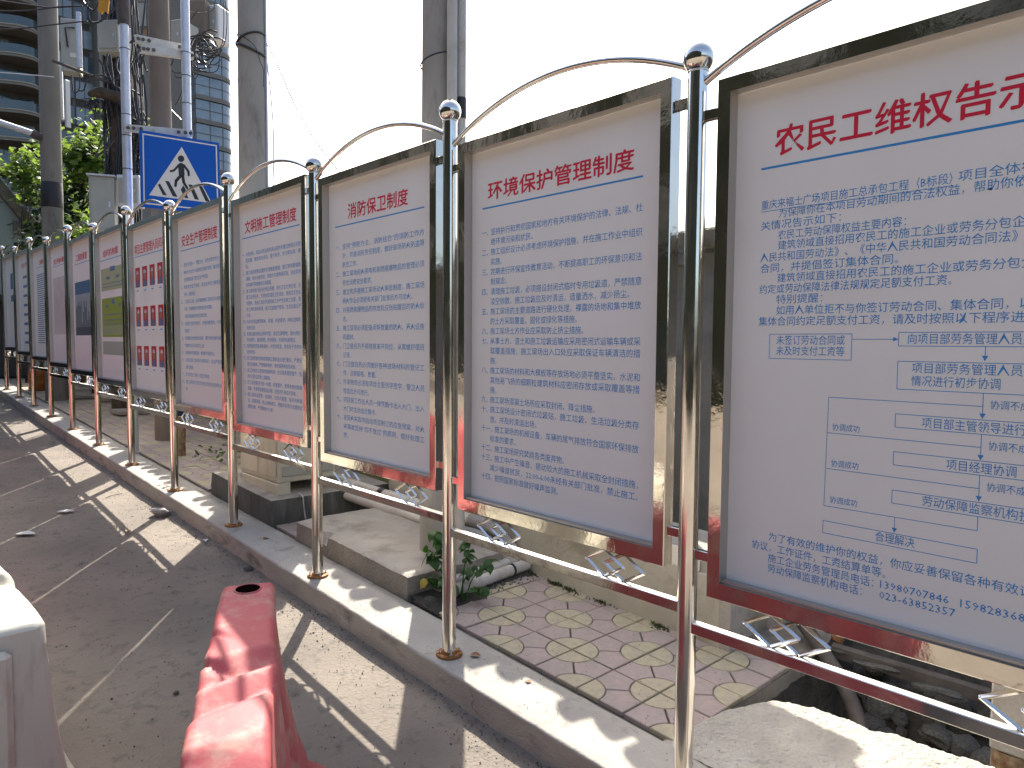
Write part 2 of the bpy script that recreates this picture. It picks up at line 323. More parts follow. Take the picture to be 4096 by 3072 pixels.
# rough mortar spread beside the pit
def mortar():
    b = MB(); E = [(.27,.215),(.185,.52),(.165,.60),(.131,.70),(.104,.80),(.027,.865),(-.074,.91),(-.177,.935),(-.263,.93),(-.364,.965),(-.49,.99),(-.627,1.02),(-.9,1.03),(-1.7,1.05)]
    def edge(y):
        for (ya,xa),(yb,xb) in zip(E[:-1],E[1:]):
            if ya >= y >= yb: return xa+(xb-xa)*(ya-y)/(ya-yb)
        return 1.05 if y < 0 else .215
    ny, nx = 260, 96; ys = [.268-(1.97*j/ny) for j in range(ny+1)]
    for y in ys:
        xe = edge(y)+.022*noise2(y,0,9)+.014*noise2(y,2,26)+.008*noise2(y,4,70)
        for i in range(nx+1):
            x = .205+(max(xe,.23)-.205)*i/nx; d = (xe-x)
            z = G(y)+.004+.018*min(1,max(0,(x-.25)/.25))+.009*noise2(x,y,4)+.005*noise2(x,y,17)+.0036*noise2(x,y,48)+.0026*noise2(x,y,95)
            z -= .030*max(0,1-d/.05)**2
            if .268-y < .10: z -= .03*(1-(.268-y)/.10)
            b.v.append((x,y,z))
        b.v.append((max(xe,.23)-.01,y,G(y)-.30))
    m = nx+2
    for j in range(ny):
        for i in range(m-1): b.f.append((j*m+i, (j+1)*m+i, (j+1)*m+i+1, j*m+i+1)); b.m.append(0); b.sm.append(True)
    return struct(b.obj('mortar_ground', M['mortar']))
mortar()
# pit
pit = one('pit_ground', lambda b: None, M['dirt']) if 0 else None
def pitmesh():
    b = MB(); nx, ny = 30, 44
    for j in range(ny+1):
        y = -1.62+(1.84*j/ny)
        for i in range(nx+1):
            x = .55+1.42*i/nx; z = G(y)-.42+.10*noise2(x,y,3)+.05*noise2(x,y,9)+.03*noise2(x,y,22)
            if x > 1.35: z += (x-1.35)*.75
            if y > .1: z += (y-.1)*3.3
            if j == ny: z = G(y)-.035
            b.v.append((x,y,z))
    m = nx+1
    for j in range(ny):
        for i in range(nx): b.f.append((j*m+i, j*m+i+1, (j+1)*m+i+1, (j+1)*m+i)); b.m.append(0); b.sm.append(True)
    return struct(b.obj('pit_ground', M['dirt']))
pitmesh()

# ------------------------------------------------------------------ writing
def textmesh(s, x0, x1, zb, em, mi, X, dst, pitch=None, bold=0, passes=1, heavy=.0):
    """flat letters on a board: reading direction is -Y, baseline box bottom zb, letters em tall"""
    cu = bpy.data.curves.new('t', 'FONT'); cu.body = s; cu.size = 1; cu.resolution_u = 1; cu.offset = bold
    o = bpy.data.objects.new('t', cu); C.objects.link(o)
    dg = bpy.context.evaluated_depsgraph_get(); me = bpy.data.meshes.new_from_object(o.evaluated_get(dg))
    bpy.data.objects.remove(o); bpy.data.curves.remove(cu)
    if not me.vertices: return
    xs = [v.co.x for v in me.vertices]; mx0, mx1 = min(xs), max(xs)
    if x1 is None: x1 = x0+(mx1-mx0)*pitch
    k = (x1-x0)/(mx1-mx0); e2 = em*.87; fs = [tuple(p.vertices) for p in me.polygons]
    for q in range(passes):            # printed strokes a little heavier than the plain letter shapes
        du, dz = ((-.5,-.3),(.5,.3),(0,.5))[q]
        dst.add([(X-.00012*q, -(x0+(v.co.x-mx0)*k+du*heavy), zb+(v.co.y+.13)*e2+dz*heavy) for v in me.vertices], fs, mi)
    bpy.data.meshes.remove(me)
def ln(dst, u0, z0, u1, z1, w=.0012, X=.0238, mi=0):
    d = Vector((u1-u0, z1-z0)).normalized()*w; n = (-d.y, d.x)
    dst.add([(X,-(u0+n[0]),z0+n[1]),(X,-(u0-n[0]),z0-n[1]),(X,-(u1-n[0]),z1-n[1]),(X,-(u1+n[0]),z1+n[1])], [(0,1,2,3)], mi)
def rect(dst, u0, z0, u1, z1, mi=0, X=.0238): dst.add([(X,-u0,z0),(X,-u1,z0),(X,-u1,z1),(X,-u0,z1)], [(0,1,2,3)], mi)
TB = .0035
def para(dst, lines, z0, dz, uL, uI, uR, em, pitch, off):
    z = z0
    for s in lines:
        u = uI
        if '|' in s:
            pre, s = s.split('|'); textmesh(pre, uL, None, z-off, em, 0, .0236, dst, pitch=pitch)
            if len(pre) > 2: u = uI+(len(pre)-2)*pitch*1.02
        part = s.endswith('~'); s = s.rstrip('~')
        if part: textmesh(s, u, None, z-off, em, 0, .0236, dst, pitch=pitch)
        else: textmesh(s, u, uR, z-off, em, 0, .0236, dst)
        z -= dz

PXP = .0250
XF, XB = -.020, .031
W2 = .566; ZT, ZB = 2.398, .748; FW = .046
def frame_mesh():
    """mitred square-section frame, with the inner reveal"""
    b = MB()
    o = [(-W2,ZB),(W2,ZB),(W2,ZT),(-W2,ZT)]; i = [(-W2+FW,ZB+.055),(W2-FW,ZB+.055),(W2-FW,ZT-FW),(-W2+FW,ZT-FW)]
    c = .003
    oo = [(-W2+c,ZB+c),(W2-c,ZB+c),(W2-c,ZT-c),(-W2+c,ZT-c)]
    for k in range(4):
        j = (k+1)%4
        A,B2,Cc,D = o[k],o[j],i[j],i[k]; a,b2 = oo[k],oo[j]
        vs = [(XF,a[0],a[1]),(XF,b2[0],b2[1]),(XF,Cc[0],Cc[1]),(XF,D[0],D[1]),(XF+c,A[0],A[1]),(XF+c,B2[0],B2[1]),(XB,A[0],A[1]),(XB,B2[0],B2[1]),(XB,Cc[0],Cc[1]),(XB,D[0],D[1])]
        b.add(vs, [(3,2,1,0),(0,1,5,4),(4,5,7,6),(6,7,8,9)])
        b.add(vs, [(2,3,9,8)], 1)
    return b.mesh('frame', [M['steel_flat'], M['lip']])
FRAME = frame_mesh()
def panel_mesh():
    b = MB(); b.box((PXP-.001,-W2+FW+.001,ZB+.056),(PXP+.012,W2-FW-.001,ZT-FW-.001)); return b.mesh('panel', M['panel'])
PANEL = panel_mesh()
def lip_mesh():
    b = MB(); b.box((XF+.012,-W2+FW+.001,ZB+.0555),(PXP-.0015,W2-FW-.001,ZB+.0635)); return b.mesh('lip', M['lip'])
LIP = lip_mesh()
RAIL = MB(); RAIL.box((-.016,-.622,.605),(.016,.622,.643), ch=.0025); RAIL.m[1] = 1
M['steel_top'] = mat('sun_glint_steel', (.80,.77,.71), .42, 1.0, bump=.0004, bscale=60, stretch=(1,.05,1))  # paler, rougher copy of the sheet steel imitates the rail top's sun highlight
RAIL = RAIL.mesh('lower_rail', [M['steel_flat'], M['steel_top']])
def dia(b, y, zc, hw, hh, X=0, r=.0054):
    p = [(X,y-hw,zc),(X,y,zc-hh),(X,y+hw,zc),(X,y,zc+hh)]
    for k in range(4):
        q0, q1 = Vector(p[k]), Vector(p[(k+1)%4]); d = (q1-q0).normalized()
        b.tube([q0-d*r*.6,q1+d*r*.6], r*1.25, 4, smooth=False, up=(0,-d.z,d.y) if 0 else None)
ORN = MB(); dia(ORN,.0435,.695,.0885,.052); dia(ORN,-.0435,.6955,.0885,.052,.004)
ORN.lathe([(.008,.640),(.006,.648)], (0,.0435,0), 8); ORN.lathe([(.008,.640),(.006,.648)], (0,-.0435,0), 8)
ORN = ORN.mesh('diamond_ornament', M['steel'])
def archpts():
    h, s = .155, .63; Rr = (s*s+h*h)/(2*h); a = math.asin(s/Rr); out = []
    for k in range(33): t = -a+2*a*k/32; out.append((0, Rr*sin(t), 2.562-Rr+Rr*cos(t)))
    return out
ARCH = MB(); ARCH.tube(archpts(), .0125, 12); ARCH = ARCH.mesh('arch_rail', M['steel'])
def brmesh(z, s):
    b = MB(); y0, y1 = sorted((s*(W2+.0005), s*.6215)); b.box((-.010,y0,z),(.012,y1,z+.033), ch=.002)
    yw = s*.6195; b.tube([(-.0105,yw,z+.002),(-.0105,yw,z+.031)], .003, 6, mi=1); return b.mesh('bracket', [M['steel_flat'], M['weld']])
BR = [brmesh(2.285,1), brmesh(2.285,-1), brmesh(.858,1), brmesh(.858,-1)]
cap = ' with '
def notice_board(k, label, title, ul, body):
    """one framed board between two posts; title=(text,u0,u1,z,height)"""
    yc = 1.3*k+.65; g0 = G(yc)
    t = thing('notice_board', label, 'notice board', (0,yc,g0), 'notice boards in steel frames along the kerb')
    link('frame', FRAME, t); pn = link('panel', PANEL, t); link('bottom_lip', LIP, t)
    if k >= -1:
        link('lower_rail', RAIL, t); link('arch_rail', ARCH, t)
        for y in (.307, -.335): link('diamond_ornament', ORN, t, (0,y,0))
        for m_ in BR: link('bracket', m_, t)
    if title:
        s, u0, u1, z, h = title; b = MB(); textmesh(s, u0, u1, z-g0-.006, h*1.2, 0, .0234, b, passes=3, heavy=.0034); b.obj('title', M['redink'], pn)
    if ul:
        b = MB(); z = ul[2]-g0; rect(b, ul[0], z-.0035, ul[1], z+.0035); b.obj('underline', M['blueink'], pn)
    if body: body(t, pn, g0)
    return t

def body0(t, pn, g0):
    b = MB()
    para(b, ['一、|坚持执行和贯彻国家和地方有关环境保护的法律、法规、杜','绝环境污染和扰民。~','二、|施工组织设计必须考虑环境保护措施，并在施工作业中组织','实施。~',
     '三、|定期进行环保宣传教育活动，不断提高职工的环保意识和法','制观念。~','四、|清理施工垃圾，必须搭设封闭式临时专用垃圾道，严禁随意','凌空抛散。施工垃圾应及时清运，适量洒水，减少扬尘。~',
     '五、|施工现场的主要道路进行硬化处理，裸露的场地和集中堆放','的土方采取覆盖、固化或绿化等措施。~','六、|施工现场土方作业应采取防止扬尘措施。~',
     '七、|从事土方、渣土和施工垃圾运输应采用密闭式运输车辆或采','取覆盖措施；施工现场出入口处应采取保证车辆清洁的措','施。~',
     '八、|施工现场的材料和大模板等存放场地必须平整坚实。水泥和','其他易飞扬的细颗粒建筑材料应密闭存放或采取覆盖等措','施。~',
     '九、|施工现场混凝土场所应采取封闭、降尘措施。~','十、|施工现场设计密闭式垃圾站，施工垃圾、生活垃圾分类存','放，并及时清运出场。~',
     '十一、|施工现场的机械设备，车辆的尾气排放符合国家环保排放','标准的要求。~','十二、|施工现场研究焚烧各类废弃物。~','十三、|施工中产生噪音、挪动较大的施工机械采取全封闭措施，',
     '减少噪音扰民，22:00-6:00未经有关部门批准，禁止施工。','十四、|按照国家标准做好噪声监测。~'], 2.008-g0, .0431, -.448, -.390, .421, .0375, .0312, 0)
    b.obj('body_text', M['blueink'], pn)
def body1(t, pn, g0):
    b = MB()
    para(b, ['一、|坚持“预防为主，消防结合”的消防工作方','针，完善消防责任制度，做好现场防火防盗等','防范工作。~','二、|施工现场用火用电和易燃易爆物品的管理必须','符合消费安全要求。~',
     '三、|建立和完善施工现场动火审批制度，施工现场','明火作业必须经有关部门批准后方可动火。~','四、|对易燃易爆物品的存放处应张贴醒目的防火标','志。~','五、|施工现场必须配备足够数量的防火、灭火设施','和器材。~',
     '六、|门卫值班员不得随意离开岗位，认真做好值班','记录。~','七、|门卫值班员必须做好各种进场材料的登记工','作，注明规格，数量。~','八、|外来物资必须有项目主管领导签字，警卫人员','检查后方可放行。~',
     '九、|项目施工作业人员一律凭胸卡出入大门，出入','大门时主动出示胸卡。~','十、|发现火灾及时启动项目制订的应急预案，对火','灾事故坚持“四不放过”的原则，做好处理工','作。~'], 2.062-g0, .0510, -.445, -.368, .418, .040, .0375, 0)
    b.obj('body_text', M['blueink'], pn)
def body2(t, pn, g0):
    b = MB()
    para(b, ['一、|大型材料、成品半成品和机具设备的布置应按照总平面','图设置，堆放成方成垛，整齐有序，并注明名称、规','格。~','二、|施工现场周围设置砂浆金属板围墙；施工现场要道路','通畅、排水设施良好、排放水沟道畅通无阻；进出现场','的车辆不得遗撒或污染路面。~',
     '三、|施工现场按分段分片作业布置，划分卫生负责区域，设','置卫生责任人，负责本区域的卫生清洁。楼层交叉作业','范围内，各施工队负责清除施工中产生的施工垃圾，做','到工完料净场地清，施工垃圾随产随清，生活垃圾日产','日清。~',
     '四、|料具仓库应做到防火、防潮、防盗要求，并标注鲜明，','堆放合理。~','五、|机械设备安装应场地平整，清洁无障碍物，排水良好，','符合要求，做好防晒、防雨措施，并保持机容整洁。~','六、|按照规定配备消防器材，并经常检查，使其处于良好的','技术状态。~',
     '七、|施工现场临时用电按照施工组织设计进行敷设，严禁任','意拉线接电，严禁使用电炉，电热锅等电加热用具。~','八、|施工现场办公室保持窗明地净，办公用具摆放整齐，各','类人员职位职责上墙醒目。~','九、|职工宿舍要进行统一布置，布置整齐，夏季有防蚊防蝇',
     '措施，冬季有取暖保温设施，宿舍内外清洁无异味。~','十、|施工现场设置男、女厕所，设专人管理，每天冲刷清','洁，定期消毒，防止蚊蝇滋生，根据实际情况设置楼层','便携设施，严禁随地大小便。~'], 2.135-g0, .0428, -.474, -.415, .418, .036, .034, 0)
    b.obj('body_text', M['blueink'], pn)
def body3(t, pn, g0):
    b = MB()
    para(b, ['一、|坚持“安全第一，预防为主，综合治理”的方针，严','格执行安全生产法规和安全操作规程，建立健全安','全管理和各部门的安全生产责任制。~','二、|制定安全生产目标，将安全责任分解到班组','到人，定期考核。~',
     '三、|工程开工前，必须编制施工组织设计或施工','方案，并编制有针对性的安全技术措施。~','大型机具设备应有安全验收记录。~','四、|加强安全技术培训，未培训教育的，不得上','岗操作。~','五、|加强安全检查和巡视，遵守安全操作规程，',
     '特种作业人员必须持证上岗。~','六、|坚持做到不违章指挥，操作者不违章作业。~','七、|对违反施工现场安全规定的，应当严肃处理','或停工整改。~','八、|按“四不放过”原则，处理工伤事故。~','九、|施工现场应有安全标志和安全防护设施','等。~'], 2.155-g0, .0608, -.465, -.39, .46, .040, .036, 0)
    tag(b.obj('body_text', M['blueink'], pn), None, None, kind='stuff')
def body4(t, pn, g0):
    b = MB(); tx = MB()
    for r, zt in enumerate((2.246, 1.868, 1.490)):
        for c in range(5):
            u = -.474+.228*c; z1 = zt-g0; z0 = z1-.19; X = .0234
            if u+.155 > .51: continue
            p = MB(); rect(p, u, z0, u+.152, z1, 0, .0238)
            cy = z0+.105
            p.add([(.0232,-(u+.076+.034*cos(a*pi/6)),cy+.042*sin(a*pi/6)) for a in range(12)], [tuple(range(12))], 1)
            p.add([(.0230,-(u+.076+.038*cos(a*pi/6)),cy+.022+.036*sin(a*pi/6)) for a in range(7)], [tuple(range(7))], 2)
            p.add([(.0234,-(u+.02),z0),(.0234,-(u+.132),z0),(.0234,-(u+.122),z0+.05),(.0234,-(u+.09),z0+.066),(.0234,-(u+.062),z0+.066),(.0234,-(u+.03),z0+.05)], [(0,1,2,3,4,5)], 3)
            p.obj('portrait_photo', [M['photored'],M['skin'],M['helmet'],M['jacket']], pn)
            ln(tx, u+.045, z0-.033, u+.105, z0-.033, .005)
    tx.obj('caption_lines', M['blueink'], pn)
def body5(t, pn, g0):
    for (z1, z0, m_) in ((2.323,2.081,'chartA'),(2.0,1.578,'chartB'),(1.53,1.385,'chartD')):
        b = MB(); rect(b, -.46, z0-g0, .46, z1-g0); c = b.obj('chart_block', M[m_], pn)
    b = MB()
    for (u, z, w, h) in ((-.1,2.28,.2,.05),(-.25,2.2,.14,.03),(.12,2.2,.14,.03),(-.3,1.9,.1,.03),(-.05,1.93,.1,.05),(.2,1.9,.1,.03)):
        rect(b, u, z-g0, u+w, z+h-g0, 0, .0234)
    for z in (2.155,2.12,1.82,1.76,1.72): ln(b, -.4, z-g0, .4, z-g0, .004, .0234)
    b.obj('chart_boxes', M['dullblue'], pn)
    b = MB(); rect(b, -.42, 1.60-g0, .42, 1.70-g0, 0, .0234); b.obj('chart_block', M['chartC'], pn)
def body6(t, pn, g0):
    b = MB(); rect(b, -.44, 2.10-g0, .44, 2.25-g0); rect(b, -.44, 1.60-g0, .44, 2.10-g0, 1)
    rr = random.Random(5)
    for i in range(16):
        u = -.42+.053*i; rect(b, u, 1.62-g0, u+.034, 1.75+.28*rr.random()-g0, 2, .0234)
    rect(b, -.44, 1.60-g0, .44, 1.70-g0, 2, .0232)
    b.obj('skyline_print', [M['pic'],M['pic2'],M['pic3']], pn)
def body7(t, pn, g0):
    b = MB(); rect(b, -.42, 1.62-g0, .42, 2.38-g0); b.obj('site_plan_print', M['panel2'], pn)
    b = MB()
    for i in range(14): ln(b, -.38+.05*i, (1.7+.04*(i%3))-g0, -.3+.05*i, (2.3-.05*(i%4))-g0, .0015, .0234)
    b.obj('site_plan_lines', M['greyline'], pn)
def bodyL(rows, u0, z1, z0):
    def f(t, pn, g0):
        b = MB(); rr = random.Random(int(z1*100))
        for i in range(rows):
            z = z1-(z1-z0)*i/(rows-1); ln(b, u0, z-g0, u0+.5*(.6+.4*rr.random())*1.5 if rows > 12 else u0+.34, z-g0, .007 if rows > 12 else .02)
        tag(b.obj('body_text', M['dullblue'], pn), None, None, kind='stuff')
    return f
def body10(t, pn, g0):
    b = MB(); rect(b, -.05, 2.41-g0, .25, 2.68-g0); rect(b, -.05, 2.20-g0, .25, 2.31-g0); b.obj('blue_block', M['dullblue'], pn)
M['dullblue'] = mat('dull_blue_ink', (.10,.20,.36), .5); M['panel2'] = mat('plan_print', (.68,.62,.62), .5, var=(.6,.56,.56), vscale=8); M['greyline'] = mat('grey_ink', (.35,.32,.33), .6)
def bodyA(t, pn, g0):
    b = MB(); e = .0345; Q = -g0
    def tx(s, u0, u1, z, em=e, pitch=.033): textmesh(s, u0, u1, z+Q, em, 0, .0236, b, pitch=pitch)
    tx('重庆来福士广场项目施工总承包工程（B标段）', -.431, .085, 1.952); ln(b, -.431, 1.948+Q, .088, 1.948+Q, .001)
    tx('项目全体农民工：', .098, None, 1.954)
    tx('为保障你在本项目劳动期间的合法权益，帮助你依法维权，现将有', -.374, .44, 1.922); tx('关情况告示如下：', -.431, -.19, 1.889)
    tx('农民工劳动保障权益主要内容：', -.375, -.02, 1.857)
    tx('建筑领域直接招用农民工的施工企业或劳务分包企业应依照《中华', -.374, .44, 1.826)
    tx('人民共和国劳动法》、《中华人民共和国劳动合同法》，与你签订劳动', -.430, .44, 1.793); tx('合同，并提倡签订集体合同。', -.429, -.035, 1.760)
    tx('建筑领域直接招用农民工的施工企业或劳务分包企业应按照合同', -.374, .44, 1.728); tx('约定或劳动保障法律法规规定足额支付工资。', -.430, .093, 1.696)
    tx('特别提醒：', -.375, -.235, 1.664); tx('如用人单位拒不与你签订劳动合同、集体合同，以及未按合同或', -.374, .44, 1.631); tx('集体合同约定足额支付工资，请及时按照以下程序进行反映：', -.430, .35, 1.598)
    def bx(u0, z0, u1, z1):
        for A, B_ in (((u0,z0),(u1,z0)),((u1,z0),(u1,z1)),((u1,z1),(u0,z1)),((u0,z1),(u0,z0))): ln(b, A[0], A[1]+Q, B_[0], B_[1]+Q, .0009)
    def arrow(u, z0, z1):
        ln(b, u, z0+Q, u, z1+Q, .0009); b.add([(.0236,-(u-.007),z1+.013+Q),(.0236,-(u+.007),z1+.013+Q),(.0236,-u,z1+Q)], [(0,1,2)])
    bx(-.393,1.500,-.149,1.574); tx('未签订劳动合同或', -.371,-.168,1.541); tx('未及时支付工资等', -.371,-.168,1.509)
    ln(b, -.149,1.559+Q,-.036,1.559+Q,.0009); b.add([(.0236,.041,1.565+Q),(.0236,.041,1.553+Q),(.0236,.027,1.559+Q)], [(0,1,2)])
    bx(-.027,1.541,.375,1.577); tx('向项目部劳务管理人员反映', -.004,.30,1.545); arrow(.173,1.541,1.505)
    bx(-.027,1.425,.375,1.500); tx('项目部劳务管理人员对反映', .008,.335,1.468); tx('情况进行初步协调', .008,.208,1.434)
    arrow(.173,1.425,1.361); bx(-.028,1.322,.375,1.358); tx('项目部主管领导进行协调', .037,.315,1.325)
    arrow(.173,1.322,1.257); bx(-.029,1.219,.375,1.255); tx('项目经理协调', .098,.249,1.222)
    arrow(.173,1.219,1.153); bx(-.029,1.114,.375,1.150); tx('劳动保障监察机构投诉', .046,.31,1.118)
    for z in (1.392,1.289,1.185): ln(b, -.208,z+Q,.172,z+Q,.0009)
    ln(b, -.208,1.392+Q,-.212,1.075+Q,.0009); ln(b, -.212,1.075+Q,.173,1.078+Q,.0009); ln(b,.173,1.114+Q,.173,1.078+Q,.0009)
    arrow(-.020,1.076,1.034); bx(-.213,.995,.175,1.031); tx('合理解决', -.068,.031,1.000)
    for z in (1.296,1.191,1.085): tx('协调成功', -.195,-.119,z,.026)
    for z in (1.385,1.283,1.180): tx('协调不成功', .189,.29,z,.028)
    tx('为了有效的维护你的权益，你应妥善保留各种有效证据，如劳动', -.378,.44,.935); tx('协议，工作证件，工资结算单等。', -.433,-.038,.901)
    tx('施工企业劳务管理员电话：', -.378,-.068,.868); tx('13980707846', -.051,.117,.870); tx('15982836865', .143,.312,.870)
    tx('劳动保障监察机构电话：', -.378,-.098,.836); tx('023-63852357', -.052,.133,.840)
    b.obj('body_text', M['blueink'], pn)

notice_board(-1, 'nearest board at the right edge, red title above blue text and a flow chart', ('农民工维权告示牌', -.392, .362, 2.110, .090), (-.435,.435,2.078), bodyA)
notice_board(0, 'board with long numbered blue text of fourteen points, second from the right edge', ('环境保护管理制度', -.410, .380, 2.163, .080), (-.448,.420,2.131), body0)
notice_board(1, 'board with a six-character red title over ten numbered blue points in wide lines', ('消防保卫制度', -.305, .280, 2.230, .086), (-.449,.418,2.198), body1)
notice_board(2, 'board with eight-character red title and dense text, left of the six-character title board', ('文明施工管理制度', -.424, .366, 2.297, .090), (-.470,.411,2.266), body2)
notice_board(3, 'narrow-looking text board just right of the rows of red portraits, below the blue crossing sign', ('安全生产管理制度', -.430, .36, 2.326, .098), (-.470,.44,2.295), body3)
notice_board(4, 'board showing three rows of red portrait photos of helmeted people', ('项目主要管理人员风采', -.478, .43, 2.374, .098), (-.484,.46,2.352), body4)
notice_board(5, 'board showing yellow-green organisation charts under a red title', ('组织机构图', -.365, .23, 2.452, .075), (-.49,.44,2.415), body5)
notice_board(6, 'board showing a blue and grey picture of tall towers', ('工程效果图', -.335, .20, 2.505, .085), (-.416,.42,2.470), body6)
notice_board(7, 'board with a faint pale site plan, left of the board picturing towers', ('施工平面布置图', -.340, .37, 2.565, .07), (-.385,.42,2.534), body7)
notice_board(8, 'board of fine close text, fourth from the far left end of the row', ('工程概况', -.07, .3, 2.640, .07), (-.29,.42,2.606), bodyL(34, -.27, 2.495, 1.50))
notice_board(9, 'board with widely spaced dark blue lines, second from the far left end', ('安全生产牌', -.22, .3, 2.694, .075), None, bodyL(8, -.12, 2.54, 1.50))
notice_board(10, 'last board at the far left end, with two solid blue blocks', None, None, body10)

# ------------------------------------------------------------------ posts
FLANGE = MB(); FLANGE.lathe([(.0,.012),(.048,.012),(.060,.0115),(.063,.008),(.063,.0)][::-1], n=28)
FLANGE.lathe([(.040,.012),(.038,.017),(.033,.021)], n=24, mi=0)
FLANGE = FLANGE.mesh('base_flange', M['rust'])
BOLT = MB(); BOLT.lathe([(.0085,0),(.0085,.006)], n=6, smooth=False); BOLT.lathe([(.0042,.006),(.0042,.020),(0,.021)], n=8); BOLT = BOLT.mesh('bolt', M['bolt'])
def post(n, label):
    y = 1.3*n; g0 = G(y); hb = 2.5362 if n % 2 else 2.4643
    t = thing('board_post', label, 'steel post', (0,y,g0), 'steel posts between the boards')
    b = MB(); b.tube([(0,0,.004),(0,0,.5),(0,0,1.2),(0,0,1.9),(0,0,hb-.041)], .0325, 40); b.obj('tube', M['steel'], t)
    b = MB(); N = 20; prof = [(.050*sin(pi*i/N), -.050*cos(pi*i/N)) for i in range(3, N)]+[(0,.050)]
    b.lathe([(.034,-.047),(.036,-.043)]+prof, (0,0,hb), 36); b.obj('ball_finial', M['steel'], t)
    link('base_flange', FLANGE, t, (0,0,.001)).rotation_euler.z = n*.7
    for k in range(4): a = pi/4+k*pi/2+.3*n; link('bolt', BOLT, t, (.048*cos(a), .048*sin(a), .0125))
plab = {-1:'steel post beyond the right edge of the picture holding the nearest board', 0:'nearest steel post, right of centre, its foot cut by the picture edge', 1:'steel post on a bright orange rusty flange beside the green plant',
 2:'steel post left of the six-character title board, beside the broken concrete slab', 3:'steel post in front of the beige cabinet plinth', 4:'steel post right of the portrait board with a clump of dead leaves at its foot',
 5:'steel post between the portrait board and the yellow-green chart board', 6:'steel post between the chart board and the tower picture board', 7:'steel post between the tower picture board and the faint site plan',
 8:'steel post between the faint site plan and the close text board', 9:'third steel post from the far left end, just right of the orange barrel', 10:'second steel post from the far left end', 11:'last steel post at the far left end of the row'}
for n in range(-1, 12): post(n, plab[n])

# ------------------------------------------------------------------ walls behind
def wall_run(name, label, y0, y1, X0, X1, ht, m, cat='wall'):
    def f(b): slopeplate(b, X0, X1, y0, y1, ht, ht+.6)
    t = thing(name, label, cat, (X0, y0, G(y0))); b = MB(); f(b)
    o = b.obj('wall_body', m, t); o.location = (-X0,-y0,-G(y0)); return t
CT = MB()                              # one coping tile, round and overlapping
CT.tube([(0,0,0),(.11,0,.03),(.20,0,.055)], [.062,.058,.054], 10)
CT = CT.mesh('coping_tile', M['rooftile'])
def coping(t, y0, y1, X0):
    rr = random.Random(int(y0*10)); o0 = Vector((-t.location.x,-t.location.y,-t.location.z))
    b = MB(); slopeplate(b, X0-.02, X0+.55, y0, y1, 2.075, .07); slopeplate(b, X0+.1, X0+.45, y0, y1, 2.13, .05)
    c = b.obj('coping', M['rooftile'], t); c.location = o0
    y = y0+.08
    while y < y1-.05:
        o = link('coping_tile', CT, t); o.location = o0+Vector((X0-.075+rr.uniform(-.05,.035), y, G(y)+2.085)); o.rotation_euler = (0, rr.uniform(-.08,.08), rr.uniform(-.2,.2)); o.scale = (1,rr.uniform(.8,1.25),1)
        y += .17+rr.uniform(-.03,.06)+(.22 if rr.random() < .16 else 0)
t = wall_run('boundary_wall', 'grey rendered wall with old clay tile coping seen through the gap left of the nearest post', 1.42, 3.6, 1.62, 1.85, 2.0, M['greywall']); coping(t, 1.38, 3.55, 1.56)
t = thing('back_house', 'low grey house with a flat weathered roof edge seen right of the nearest post', 'house', (2.9,-5,G(-5)))
b = MB(); b.box((0,0,-.3),(4,8.2,2.48)); b.obj('wall', M['greywall'], t)
b = MB(); b.box((-.22,-.1,2.481),(4.1,8.3,2.64), ch=.02); b.obj('roof_edge', M['rooftile'], t)
b = MB(); slopeplate(b, 1.5, 2.9, -5, 1.05, -.35, .3); o = b.obj('yard_slab', M['dirt'], t); o.location = (-2.9,5,-G(-5))
t = wall_run('boundary_wall', 'mossy yellow-brown wall with tile coping behind the far pavement', 3.61, 15.6, 1.75, 1.98, 2.0, M['mossy']); coping(t, 3.65, 15.5, 1.56)
t = thing('low_wall', 'low beige plinth wall behind the pink and yellow paving', 'wall', (1.1,.52,G(.52)))
b = MB(); slopeplate(b, 1.1, 1.6, .52, 3.5, .345, .6); o = b.obj('wall_body', M['wallbeige'], t); o.location = (-1.1,-.52,-G(.52))
b = MB(); slopeplate(b, 1.13, 1.61, .53, 3.5, .405, .058); o = b.obj('ledge', M['slab'], t); o.location = (-1.1,-.52,-G(.52))
b = MB(); b.box((0,0,0),(.012,.30,.105), ch=.002)
wt_me = b.mesh('wall_tile', M['tileceramic'])
for i in range(3): link('wall_tile', wt_me, t, (.012,.13+.304*i,.352+SL*.304*i))
b = MB(); b.box((0,0,-.05),(.17,.06,.40)); b.obj('pier', M['slab'], t, (.0,-.062,0))
# moss tufts along the wall foot
b = MB(); rr = random.Random(9)
for i in range(420):
    y = rr.choice([.85,1.25,1.62,1.85,1.5])+rr.gauss(0,.035); x = 1.085-abs(rr.gauss(0,.018)); h = rr.uniform(.006,.022); a = rr.uniform(0,6.3); s = rr.uniform(.003,.008)
    z = G(y)-.004; b.add([(x+s*cos(a),y+s*sin(a),z),(x-s*cos(a),y-s*sin(a),z),(x+rr.gauss(0,.006),y+rr.gauss(0,.006),z+h)], [(0,1,2)])
tag(b.obj('moss', M['moss']), 'green moss tufts along the foot of the low beige wall', 'moss', kind='stuff')

